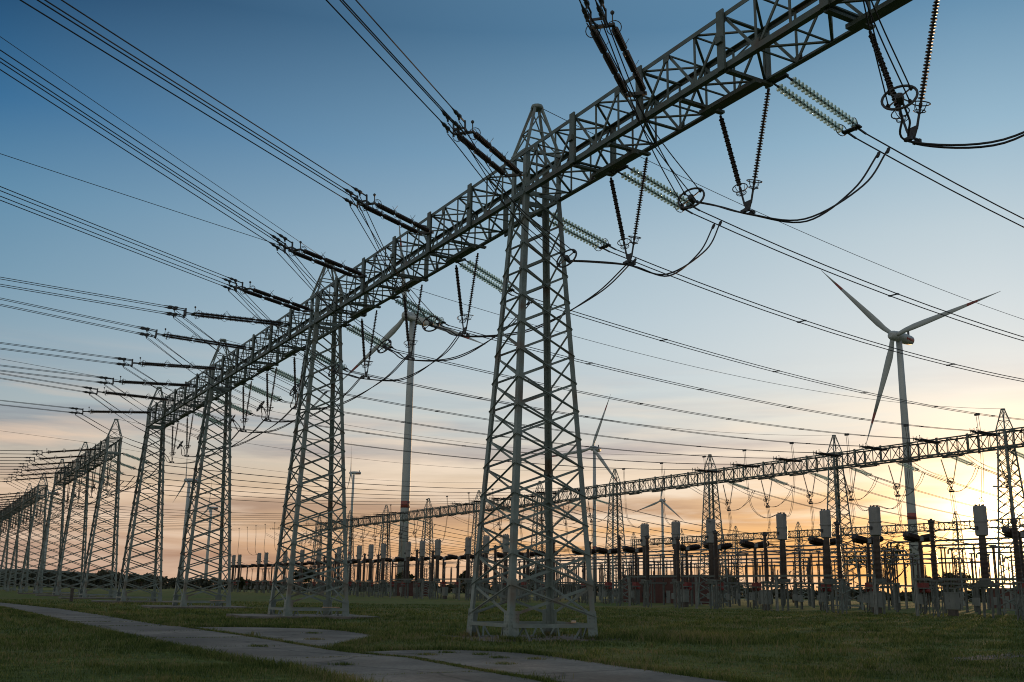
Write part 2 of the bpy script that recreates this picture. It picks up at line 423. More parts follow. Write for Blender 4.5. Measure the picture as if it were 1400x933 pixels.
def twin_span(P, Q, sag, rad=.024, sp=.2, n=30, spacer=5):
    P, Q = V3(P), V3(Q); root = thing('twin_conductor', P); d = Q - P
    f = lambda t: d * t + V3((0, 0, -4 * sag * t * (1 - t)))
    side = V3((-d.y, d.x, 0)).normalized() * sp
    for a in (-1, 1):
        m = MB(); m.tube([f(i / n) + side * a for i in range(n + 1)], rad, 5); m.obj('wire', 'wire', root)
    for k in range(1, spacer + 1):
        m = MB(); c = f(k / (spacer + 1)); m.bar(c - side, c + side, .05)
        for a in (-1, 1): m.bar(c + side * a - d.normalized() * .09, c + side * a + d.normalized() * .09, .065)
        m.obj('spacer', 'fit', root)
    root['sag'] = sag; return root

# ------------------------------------------------------------------ gantry 1 (tall row by the path), 2 and 3
FAR_LAB = {0: 'tall row by the path', 1: 'second row beyond the yard', 2: 'far row at the horizon'}
for k in range(0, 13):
    kk = k - 1
    o = TOWER.place((D1, S1 + S * kk, 0))
    if kk == -1: lab = 'grey-green lattice tower holding the right end of the tall gantry, beside the camera'
    elif kk == 0: lab = 'largest grey-green lattice tower, nearest the path, with loose boards on its base frame'
    else: lab = 'grey-green lattice tower, %s along the tall row by the path' % ORD[kk]
    tag(o, lab, 'lattice tower', 'lattice towers of the tall row')
for i, k in enumerate([-1, 0, 1, 2, 4, 5, 7, 8, 9, 10]):
    o = BEAM.place((D1, S1 + S * k, 0))
    tag(o, 'lattice cross beam of the tall row, %s bay counted from the camera' % ORD[i], 'gantry beam', 'lattice beams of the tall row')
for i, k in enumerate(range(-3, 10)):
    o = TOWER.place((D2, S2 + S * k, 0), scale=(1.0, 1.0, 1.045))
    tag(o, 'dark lattice tower of the middle gantry among the switchgear, %s from the right' % ORD[i].replace('nearest', 'first'), 'lattice tower', 'lattice towers of the middle row')
for i, k in enumerate(range(-3, 9)):
    o = BEAM.place((D2, S2 + S * k, 0), scale=(1.0, 1.0, 1.045))
    tag(o, 'thin lattice beam across the middle of the yard, %s bay from the right' % ORD[i].replace('nearest', 'first'), 'gantry beam', 'lattice beams of the middle row')
for k in range(0, 9):
    o = TOWER.place((D3, S3 + S * k, 0), scale=(1, 1, .985))
    tag(o, 'small distant lattice tower behind the busbars, %s from the right' % ORD[k].replace('nearest', 'first'), 'lattice tower', 'lattice towers of the far row')
for k in range(0, 8):
    o = BEAM.place((D3, S3 + S * k, 0), scale=(1, 1, .985))
    tag(o, 'distant lattice beam behind the busbars, %s bay from the right' % ORD[k].replace('nearest', 'first'), 'gantry beam', 'lattice beams of the far row')

# phases: near offset, string azimuth, string slope, conductor slope, vee offset, far offset
PH = [(-16.26, 46, -.13, -.05, -17.3, -20.5), (-8.13, 46, -.13, -.05, -11.2, -12.4), (0, 47, -.13, -.05, -5.1, -4.27), (8.13, 49.5, -.12, -.06, 7.6, 1.28),
      (16.26, 54, -.06, .088, 13.6, 9.43), (24.6, 54.5, -.04, -.014, 19.5, 17.06), (28.5, 90, -.03, .03, 31.5, 24.3), (36.6, 95, .05, .10, 37.6, 31.9),
      (44.7, 96, -.03, .036, 43.7, 39.2), (52.8, 95, -.04, .028, 55.9, 46.1), (61, 95, .03, .08, 62, 54.2), (69, 95, -.07, .03, 68, 62.2)]
for bay, k in ((1, 4), (2, 5), (3, 7), (4, 8), (5, 9), (6, 10)):
    for j, (a, v, f) in enumerate(((4.06, 7.1, 0.2), (12.2, 13.2, 8.4), (20.3, 19.3, 16.5))):
        PH.append((S * k + a, 94, -.14, -.06, S * k + v, S * k + f))
SAG = 3.3
far_pts = []
for i, (yn, az, sl, cs, yv, yf) in enumerate(PH):
    nm = ORD[i]
    near_x = D1 - 1.05; P0 = V3((near_x, S1 + yn, 17.72)); a = math.radians(az)
    yaw = math.atan2(-math.cos(a), -math.sin(a)); el = math.atan(sl)
    d = V3((math.cos(yaw) * math.cos(el), math.sin(yaw) * math.cos(el), math.sin(el)))
    o = STRAIN.place(P0, (0, -el, yaw))
    tag(o, 'dark twin rod insulator on the path side of the tall row, %s from the camera' % nm, 'insulator', 'strain insulators of the tall row')
    P1 = P0 + d * STRAIN_L
    o = back_bundle(P1, yaw, cs); tag(o, 'four overhead wires sweeping off to the upper left, %s bundle from the camera' % nm, 'power line', 'incoming conductor bundles')
    m_, sg = (.06, 3.2) if i < 4 else (.27, 1.05); wy = math.atan(m_); ge = -.235
    G0 = V3((D1 + .98, S1 + yf - 3.2 * m_, 16.85))
    o = GLASS.place(G0, (0, -ge, wy)); tag(o, 'twin string of green glass discs under the tall row, %s from the camera' % nm, 'insulator', 'glass insulator strings of the tall row')
    G1 = G0 + V3((math.cos(ge) * math.cos(wy), math.cos(ge) * math.sin(wy), math.sin(ge))) * GLASS_L
    far_end = V3((D2 - 7.2, G1.y + m_ * (D2 - 7.2 - G1.x), 18.72))
    tj = 1.15 / (far_end.x - G1.x); jend = G1.lerp(far_end, tj) - V3((0, 0, 4 * sg * tj * (1 - tj) + .06))
    o = VEE.place((D1 + .83, S1 + yv, 16.75)); tag(o, 'vee of two hanging rod insulators under the tall row, %s from the camera' % nm, 'insulator', 'vee insulators of the tall row')
    if i < 2: ry = yn - 1.35
    elif i == 2: ry = -2.2
    elif i == 3: ry = 9.6
    else: ry = yn * .6 + yv * .4
    o = jumper((D1, S1 + yv, 13.0), P1 + V3((0, 0, 0)), d, S1 + yv, jend, S1 + ry, n=8 if i < 8 else 4)
    tag(o, 'looping jumper cable with spacer ring under the tall row, %s from the camera' % nm, 'jumper cable', 'jumper loops of the tall row')
    far_pts.append((far_end.y + 6.2 * m_, G1, far_end, m_, sg))
# spans to the middle gantry, its own insulators and the spans beyond
ZS = 1.045; dz2 = .75
def mid_jumper_mesh():
    P0 = V3((D1 - 1.05, 0, 17.72)); P1 = P0 + V3((-STRAIN_L * .98, 0, -1.0))
    return jumper((D1, 0, 13.0), P1, V3((-1, 0, -.16)).normalized(), 0.3, (D1 + 5.75, 0, 15.86), -.5, n=5)
MJ = Proto(mid_jumper_mesh())
for i, (y, G1, far_end, m_, sg) in enumerate(far_pts):
    nm = ORD[i].replace('nearest', 'first')
    P0 = V3((D2 - 1.05, y, 18.9)); vv = far_end - P0; vv.normalize(); P1 = far_end
    o = twin_span(G1, P1, sg); tag(o, 'twin conductor sagging from the tall row to the middle gantry, %s from the right' % nm, 'power line', 'twin conductors over the yard')
    o = STRAIN.place(P0, (0, -math.asin(vv.z), math.atan2(vv.y, vv.x))); tag(o, 'dark twin rod insulator before the middle gantry, %s from the right' % nm, 'insulator', 'strain insulators of the middle row')
    G0 = V3((D2 + .98, y, 16.78 + dz2)); ge = -.2
    o = GLASS.place(G0, (0, -ge, 0)); tag(o, 'glass disc string behind the middle gantry, %s from the right' % nm, 'insulator', 'glass insulator strings of the middle row')
    o = VEE.place((D2 + .83, y + .3, 16.75 + dz2)); tag(o, 'vee of rod insulators under the middle gantry, %s from the right' % nm, 'insulator', 'vee insulators of the middle row')
    o = MJ.place((D2, y + .3, 13.0 + dz2)); tag(o, 'jumper loop under the middle gantry, %s from the right' % nm, 'jumper cable', 'jumper loops of the middle row')
    Q0 = G0 + V3((math.cos(ge), 0, math.sin(ge))) * GLASS_L
    if i > 1:
        o = twin_span(Q0, (D3 - .9, y + 3, 17.2), 4.2, .032, .2, 20, 2); tag(o, 'twin conductor running beyond the middle gantry towards the far row, %s from the right' % nm, 'power line', 'twin conductors beyond the middle gantry')
# earth wires
def earth(P, Q, sag, label):
    m = MB(); P, Q = V3(P), V3(Q); m.tube([(Q - P) * (i / 30) + V3((0, 0, -4 * sag * (i / 30) * (1 - i / 30))) for i in range(31)], .017, 4)
    o = m.obj('earth_wire', 'wire'); o.location = P; tag(o, label, 'earth wire', 'earth wires')
for k in (0, 1, 2, 3, 4, 5):
    y = S1 + S * k
    earth((D1 + .1, y, ZA + .02), (D2 - .1, S2 + S * max(k - 1, -1) if k else S2 - S, ZA * 1.045 + .02), 2.2, 'thin single wire from the peak of the %s tower to the middle gantry' % ORD[k])
for k, aa, rise, words in ((1, 70, .024, ', the flatter of two'), (1, 54, .115, ', the steeper of two'), (3, 78, .05, ''), (5, 80, .05, '')):
    a = math.radians(aa); y = S1 + S * k
    earth((D1 - .1, y, ZA + .02), (D1 - 130 * math.sin(a), y - 130 * math.cos(a), ZA + 130 * rise), 0.6, 'thin single wire from the %s tower peak to the upper left%s' % (ORD[k], words))

# ------------------------------------------------------------------ switchgear yard
def sheds(m, p, q, core, big, pitch, n=8):
    p, q = V3(p), V3(q); L = (q - p).length; pr = [(0, core * 1.3), (.1, core * 1.3), (.11, core)]
    k = int((L - .24) / pitch)
    for i in range(k):
        t = .12 + i * pitch; pr += [(t, core), (t + pitch * .3, big), (t + pitch * .55, big * .98), (t + pitch * .7, core)]
    pr += [(L - .11, core), (L - .1, core * 1.3), (L, core * 1.3)]
    m.lathe(p, q, pr, n)
def lattice_stand(m, h, w, bw=.07):
    for sx in (-1, 1):
        for sy in (-1, 1): m.bar((sx * w, sy * w, 0), (sx * w, sy * w, h), bw)
    n = max(2, int(h / .8))
    for i in range(n):
        z0, z1 = h * i / n, h * (i + 1) / n
        for s in (-1, 1):
            m.bar((-w, s * w, z0), (w, s * w, z1), .035); m.bar((s * w, w, z0), (s * w, -w, z1), .035)
def make_ct():
    root = thing('current_transformer')
    m = MB()
    for y in (-.42, .42):
        m.box((-.1, y - .05, 0), (.1, y + .05, 2.8))
    m.obj('support_post', 'yardsteel', root)
    m = MB(); m.box((-.5, -.75, 2.8), (-.36, .75, 2.98)); m.box((.36, -.75, 2.8), (.5, .75, 2.98)); m.box((-.36, -.6, 2.78), (.36, .6, 2.98)); m.obj('support_table', 'yardsteel', root)
    m = MB(); m.box((-.45, -.45, 3.0), (.45, .45, 3.35)); m.obj('base_box', 'yardsteel', root)
    m = MB(); m.lathe((0, 0, 3.35), (0, 0, 7.4), [(0, .42)] + [x for i in range(34) for x in ((.06 + i * .114, .31), (.10 + i * .114, .40 - i * .0022), (.13 + i * .114, .395 - i * .0022), (.15 + i * .114, .31))] + [(4.05, .3)], 10)
    m.obj('insulator_column', 'column', root)
    m = MB(); m.lathe((0, 0, 7.4), (0, 0, 10.25), [(0, .34), (.06, .50), (.10, .54), (1.28, .56), (1.3, .62), (1.42, .62), (1.44, .56), (2.72, .56), (2.80, .50), (2.85, .0)], 18)
    m.obj('head', 'head', root)
    m = MB()
    for a in range(5):
        an = a * 1.256; m.box((.34 * math.cos(an) - .05, .34 * math.sin(an) - .05, 10.2), (.34 * math.cos(an) + .05, .34 * math.sin(an) + .05, 10.36))
    m.box((-.75, -.1, 8.0), (-.5, .1, 8.3)); m.box((.5, -.1, 8.0), (.75, .1, 8.3)); m.obj('terminal', 'fit', root)
    return root
CT = Proto(make_ct())
def make_breaker():
    root = thing('circuit_breaker')
    m = MB(); lattice_stand(m, 2.5, .32, .09); m.box((-.5, -.5, 2.5), (.5, .5, 2.62)); m.obj('support_frame', 'yardsteel', root)
    m = MB(); m.box((-.38, -.42, 2.62), (.38, .42, 3.1)); m.lathe((0, -.75, 2.3), (0, .75, 2.3), [(0, .1), (.05, .2), (1.45, .2), (1.5, .1)], 10); m.obj('drive_box', 'red', root)
    m = MB(); sheds(m, (0, 0, 3.1), (0, 0, 7.3), .15, .23, .11, 9); m.obj('insulator_column', 'rod', root)
    m = MB(); m.box((-.3, -.25, 7.3), (.3, .25, 7.75)); m.obj('gear_head', 'head', root)
    for s in (-1, 1):
        m = MB(); sheds(m, (s * .3, 0, 7.55), (s * 2.0, 0, 7.8), .26, .38, .1, 9); c = m.obj('interrupter', 'rod', root)
        m = MB(); m.lathe((s * 2.0, 0, 7.8), (s * 2.22, 0, 7.83), [(0, .25), (.05, .32), (.17, .32), (.22, .18)], 9); sheds(m, (s * .3, .38, 7.25), (s * 1.95, .38, 7.45), .07, .13, .1, 6); m.obj('grading_capacitor', 'rod', c)
    m = MB(); m.box((-.85, -.15, 1.0), (-.42, .4, 1.9)); m.box((-.88, -.18, 1.9), (-.39, .43, 1.95)); c = m.obj('control_cabinet', 'cabinet', root)
    m = MB(); m.box((-.864, .1, 1.05), (-.852, .12, 1.85)); m.box((-.88, .17, 1.35), (-.853, .2, 1.5)); m.obj('handle', 'fit', c)
    m = MB()
    for y in (-.25, .45): m.tube(smooth_path([(-.6, y, .75), (-.62, y + .03, .3), (-.5, y, 0)], 3), .05, 5)
    m.obj('conduit', 'post', root)
    return root
BRK = Proto(make_breaker())
def make_arrester():
    root = thing('voltage_transformer')
    m = MB(); lattice_stand(m, 3.0, .28, .08); m.box((-.4, -.4, 3.0), (.4, .4, 3.12)); m.obj('support_frame', 'yardsteel', root)
    m = MB(); sheds(m, (0, 0, 3.12), (0, 0, 5.4), .2, .29, .11, 10); m.obj('insulator_column', 'rod', root)
    m = MB(); sheds(m, (0, 0, 5.4), (0, 0, 8.0), .18, .27, .11, 10); m.obj('insulator_column', 'rod', root)
    m = MB(); m.lathe((0, 0, 8.0), (0, 0, 8.4), [(0, .2), (.05, .3), (.2, .3), (.25, .12), (.4, .12)], 10); m.bar((-.5, 0, 8.25), (.5, 0, 8.25), .08); m.obj('top_terminal', 'fit', root)
    return root
ARR = Proto(make_arrester())
def make_disc():
    root = thing('disconnector')
    m = MB()
    for x in (-1.6, 1.6): m.box((x - .11, -.11, 0), (x - .05, .11, 3.0)); m.box((x + .05, -.11, 0), (x + .11, .11, 3.0))
    m.box((-2.1, -.16, 3.0), (2.1, -.05, 3.22)); m.box((-2.1, .05, 3.0), (2.1, .16, 3.22)); m.obj('support_frame', 'yardsteel', root)
    for x in (-1.6, 0, 1.6):
        m = MB(); sheds(m, (x, 0, 3.22), (x, 0, 6.9 if x else 6.2), .07, .13, .12, 7); m.obj('post_insulator', 'rod', root)
    m = MB(); m.tube([(-1.7, 0, 6.98), (0, 0, 7.02), (1.7, 0, 6.98)], .06, 6); m.box((-1.85, -.15, 6.9), (-1.4, .15, 7.08)); m.box((1.4, -.15, 6.9), (1.85, .15, 7.08)); m.torus((1.6, 0, 7.0), (0, 1, 0), .32, .025, 14, 4); m.torus((-1.6, 0, 7.0), (0, 1, 0), .32, .025, 14, 4)
    m.obj('contact_arm', 'tube', root)
    m = MB(); m.box((-2.0, -.3, .9), (-1.72, .2, 1.7)); m.obj('drive_box', 'cabinet', root)
    return root
DIS = Proto(make_disc())
def make_pole():
    root = thing('busbar_support')
    m = MB(); m.box((-.12, -.12, 0), (-.05, .12, 2.9)); m.box((.05, -.12, 0), (.12, .12, 2.9)); m.box((-.2, -.2, 2.9), (.2, .2, 3.0)); m.obj('support_post', 'pale', root)
    m = MB(); sheds(m, (0, 0, 3.0), (0, 0, 8.0), .07, .12, .14, 6); m.obj('post_insulator', 'rod', root)
    m = MB(); m.box((-.1, -.14, 8.0), (.1, .14, 8.1)); m.obj('tube_clamp', 'fit', root)
    return root
POLE = Proto(make_pole())

ct_y = [60.0] + [71.7, 78.1, 84.4, 96.0, 102.5, 108.8] + [y + 24.4 * k for k in (3, 4, 5, 6, 7) for y in (71.7, 78.1, 84.4)] + [271, 277.4, 296, 302]
ct_y.insert(0, 53.7)
ct_y.insert(0, 47.3)
for i, y in enumerate(ct_y):
    o = CT.place((82, y, 0), scale=(1, 1, .94 if y < 62 else 1.0))
    tag(o, 'instrument transformer with fat grey drum head on brown column, %s from the right' % ORD[i].replace('nearest', 'first'), 'transformer', 'drum headed current transformers')
br_y = sorted([y + 24.4 * k for k in range(-1, 11) for y in (73.5, 80.3, 86.6)])
for i, y in enumerate(br_y):
    o = BRK.place((90.5, y, 0)); tag(o, 'circuit breaker with two dark arms on one column, %s from the right' % ORD[i].replace('nearest', 'first'), 'circuit breaker', 'two armed circuit breakers')
ar = [(78, 62), (78, 72.8), (80, 84.9), (79.2, 110.5), (77.5, 102.4), (77.5, 96.6), (78, 90.6), (79, 117), (78, 54), (79, 126), (79, 133), (78, 141), (79, 147.5), (79, 165), (79, 171.5), (79, 189), (79, 196), (79, 212), (79, 219)]
for i, (x, y) in enumerate(sorted(ar, key=lambda q: q[1])):
    o = ARR.place((x, y, 0), scale=(1, 1, .96 + .1 * ((i * 7) % 5) / 5)); tag(o, 'dark brown porcelain column on lattice stand without drum, %s from the right' % ORD[i].replace('nearest', 'first'), 'voltage transformer', 'dark porcelain columns')
ds = [(96.5, y + 24.4 * k) for k in range(-1, 11) for y in (70.5, 77.0, 83.4)]
for i, (x, y) in enumerate(sorted(ds, key=lambda q: q[1])):
    o = DIS.place((x, y, 0)); tag(o, 'disconnector switch on three thin posts behind the breakers, %s from the right' % ORD[i].replace('nearest', 'first'), 'disconnector', 'disconnectors behind the breakers')
ds = [(108.5, y + 24.4 * k) for k in range(0, 7) for y in (70.5, 77.0, 83.4)]
for i, (x, y) in enumerate(ds):
    o = DIS.place((x, y, 0), scale=(1, 1, 1.06)); tag(o, 'disconnector switch on three thin posts behind the middle gantry, %s from the right' % ORD[i].replace('nearest', 'first'), 'disconnector', 'disconnectors behind the middle gantry')
for x, words in ((116, 'first busbar'), (128, 'third busbar'), (140, 'last busbar')):
    for i, (k, y) in enumerate([(k, y) for k in range(0, 7) for y in (72.5, 79.0, 85.4)]):
        o = DIS.place((x, y + 24.4 * k, 0), (0, 0, .0), scale=(1, 1, 1.0)); tag(o, 'thin three post disconnector beside the %s, %s from the right' % (words, ORD[i].replace('nearest', 'first')), 'disconnector', 'disconnectors among the busbars')
n = 0; nb = 0
BUS = [(113, 8.65), (119, 8.4), (125, 8.2), (131, 7.85), (137, 7.45), (143, 7.0)]
bus_words = ['first', 'second', 'third', 'fourth', 'fifth', 'sixth']
for bi, (x, z) in enumerate(BUS):
    for si, (y0, y1) in enumerate(((64, 97), (104, 215))):
        m = MB(); m.tube([(x, y0, z - .7), (x, y0 + .05, z - .15), (x, y0 + .3, z), (x, y1 - .3, z), (x, y1 - .05, z - .15), (x, y1, z - .7)], .12, 8)
        o = m.obj('busbar_tube', 'tube'); tag(o, 'long horizontal aluminium busbar tube, %s row from the front, %s half' % (bus_words[bi], ('right', 'left')[si]), 'busbar', 'busbar tubes'); nb += 1
        c = int((y1 - y0) / 12)
        for j in range(c + 1):
            o = POLE.place((x, y0 + .6 + (y1 - y0 - 1.2) * j / c, 0), scale=(1, 1, (z - .12) / 8.1))
            tag(o, 'thin post under the %s busbar, %s post from the right on the %s half' % (bus_words[bi], ORD[j].replace('nearest', 'first'), ('right', 'left')[si]), 'busbar support', 'posts carrying the busbars'); n += 1
# long steel tables between the supports
for i, (x, y0, y1, z) in enumerate(((80.2, 70.5, 110, 3.72), (80.6, 44, 66.5, 3.35), (80.4, 143, 186, 3.5))):
    root = thing('steel_walkway', (x, y0, 0)); L = y1 - y0
    m = MB(); m.box((-.06, 0, z - .2), (.06, L, z)); m.obj('beam', 'yardsteel', root)
    k = int(L / 13)
    for j in range(k + 1):
        m = MB(); yy = .2 + (L - .4) * j / k; m.box((-.1, yy - .12, 0), (.1, yy - .04, z - .2)); m.box((-.1, yy + .04, 0), (.1, yy + .12, z - .2)); m.obj('leg', 'pale', root)
    tag(root, ('long grey steel cable beam on short posts, ' + ['in front of the right hand drum heads', 'at the far right edge of the yard', 'before the left drum heads'][i]), 'cable beam', 'steel cable beams')
# free standing cabinets
def make_cab():
    root = thing('control_cabinet')
    m = MB(); m.box((-.32, -.55, .62), (.32, .55, 2.1)); m.box((-.38, -.6, 2.1), (.38, .6, 2.16)); m.obj('body', 'cabinet', root)
    m = MB(); m.box((-.335, -.5, .68), (-.322, -.01, 2.04)); m.box((-.335, .01, .68), (-.322, .5, 2.04)); d = m.obj('door', 'cabinet', root)
    m = MB(); m.box((-.365, .06, 1.3), (-.336, .1, 1.5)); m.obj('handle', 'fit', d)
    m = MB(); m.box((-.25, -.4, 0), (.25, .4, .6)); m.obj('plinth', 'post', root)
    return root
CAB = Proto(make_cab())
for i, y in enumerate((52, 66.3, 75.2, 91, 105.5, 148, 173)):
    o = CAB.place((85.5, y, 0)); tag(o, 'grey control cabinet on dark plinth between transformers and breakers, %s from the right' % ORD[i].replace('nearest', 'first'), 'control cabinet', 'grey control cabinets')
# droppers from the spans to the equipment
def dropper(P, Q, label, sway, sp=.22, rad=.026):
    P, Q = V3(P), V3(Q); root = thing('dropper_cable', P)
    pts = [P, P.lerp(Q, .5) * 1.0, P.lerp(Q, .5)]
    a = V3((P.x, P.y, P.z * .62 + Q.z * .38)) + (Q - P) * .06
    b_ = V3((P.x * .45 + Q.x * .55, P.y * .45 + Q.y * .55, Q.z - sway))
    for s in (-1, 1):
        m = MB(); m.tube([p - P + V3((0, s * sp * .5, 0)) for p in smooth_path([P, P + V3((.2, 0, (Q.z - P.z) * .4)), V3((P.x + (Q.x - P.x) * .14, P.y + (Q.y - P.y) * .14, Q.z + (P.z - Q.z) * .12)), V3((P.x + (Q.x - P.x) * .5, P.y + (Q.y - P.y) * .5, Q.z - sway)), V3((P.x + (Q.x - P.x) * .9, P.y + (Q.y - P.y) * .9, Q.z - sway * .2)), Q], 6)], rad, 4); m.obj('wire', 'wire', root)
    m = MB(); m.box((-.1, -sp, -.16), (.1, sp, .04)); m.obj('clamp', 'fit', root)
    tag(root, label, 'dropper cable', 'dropper cables')
nd = 0
G1x = 24.77
def span_z(x, z0=16.0 - .17, x0=24.77, x1=95.4, z1=17.7):
    t = (x - x0) / (x1 - x0); return z0 + (z1 - z0) * t - 4 * SAG * t * (1 - t)
for y, G1, fe, m_, sg in far_pts[3:]:
    t = (80.3 - G1.x) / (fe.x - G1.x); p = G1.lerp(fe, t) - V3((0, 0, 4 * sg * t * (1 - t)))
    best = min(ct_y, key=lambda c: abs(c - p.y - 1))
    if abs(best - p.y) < 8:
        dropper(p, (82.2, best, 10.36), 'twin wires hanging from a sagging conductor to a drum head, %s from the right' % ORD[nd].replace('nearest', 'first'), .5); nd += 1
for i, (y, G1, fe, m_, sg) in enumerate(far_pts[3:26]):
    best = min(br_y, key=lambda c: abs(c - y))
    dropper((D2 + .83, y + .2, 13.3 + .3), (92.7, best, 7.85), 'slack cable pair between a middle gantry vee and a breaker arm, %s from the right' % ORD[i].replace('nearest', 'first'), .6)
    dropper((D2 + .83, y + .4, 13.3 + .3), (106.9, min([70.5, 77, 83.4, 94.9, 101.4, 107.8, 119.3, 125.8, 132.2, 143.7, 150.2, 156.6, 168.1, 174.6, 181, 192.5, 199, 205.4, 216.9, 223.4, 229.8], key=lambda c: abs(c - y)), 7.5),
            'slack cable pair from a middle gantry vee to a disconnector behind, %s from the right' % ORD[i].replace('nearest', 'first'), .6)
for i, y in enumerate(ct_y):                     # low connections transformer to breaker and onwards
    by = min(br_y, key=lambda c: abs(c - y - 1.5))
    m = MB(); P = V3((82.7, y, 8.15)); Q = V3((88.3, by, 7.82)); m.tube([p - P for p in smooth_path([P, P.lerp(Q, .5) + V3((0, 0, -.5)), Q], 6)], .03, 5)
    o = m.obj('connecting_cable', 'wire'); o.location = P; tag(o, 'short slack cable from drum head to breaker, %s from the right' % ORD[i].replace('nearest', 'first'), 'cable', 'cables between drum heads and breakers')
for i, y in enumerate(br_y):
    dy = min([q + 24.4 * k for k in range(-1, 8) for q in (70.5, 77.0, 83.4)], key=lambda c: abs(c - y + 3))
    m = MB(); P = V3((92.7, y, 7.82)); Q = V3((94.8, dy, 7.05)); m.tube([p - P for p in smooth_path([P, P.lerp(Q, .5) + V3((0, 0, -.35)), Q], 5)], .03, 5)
    o = m.obj('connecting_cable', 'wire'); o.location = P; tag(o, 'short slack cable from breaker arm to disconnector, %s from the right' % ORD[i].replace('nearest', 'first'), 'cable', 'cables between breakers and disconnectors')
# street lamps in the yard
for i, (x, y, h, rz) in enumerate(((96, 110.3, 10.9, 2.2), (94, 65.2, 12.3, 2.0))):
    root = thing('street_lamp', (x, y, 0), (0, 0, rz)); m = MB(); m.tube([(0, 0, 0), (0, 0, h * .7), (0, 0, h - .4), (.1, 0, h - .05), (.7, 0, h + .12)], [.09, .07, .05, .045, .04], 7); m.obj('pole', 'yardsteel', root)
    m = MB(); m.quadring([[(.65, -w, h + .06 + t), (.65 + l, -w * .8, h + .16 + t), (.65 + l, w * .8, h + .16 + t), (.65, w, h + .06 + t)] for w, l, t in ((.12, .85, 0), (.16, .9, .05), (.1, .8, .14))]); m.obj('lamp_head', 'head', root)
    tag(root, ('slender lamp post with angled head between the central drum heads', 'tall lamp post close to the glowing sun on the right')[i], 'street lamp')

# ------------------------------------------------------------------ buildings
def building(loc, sx, sy, h, label, mat='brick', door=True):
    root = thing('brick_building', loc)
    m = MB(); m.box((0, 0, 0), (sx, sy, h)); m.obj('wall', mat, root)
    m = MB(); m.box((-.25, -.25, h + .003), (sx + .25, sy + .25, h + .28)); m.obj('roof', 'roof', root)
    if door:
        m = MB(); m.box((-.05, sy * .3, 0), (-.003, sy * .3 + 1.1, 2.1)); d = m.obj('door', 'cabinet', root)
        m = MB(); m.box((-.09, sy * .3 + .9, 1.0), (-.052, sy * .3 + 1.0, 1.15)); m.obj('handle', 'fit', d)
    tag(root, label, 'building')
building((114, 138.5, 0), 4.5, 19.5, 4.45, 'low flat roofed red-brown brick building behind the drum headed transformers')
building((107, 238, 0), 7, 7.5, 3.4, 'small red-brown brick hut seen left of the nearest tower')
building((168, 117, 0), 8, 5.5, 3.2, 'small reddish brick hut under the sun glow at right')

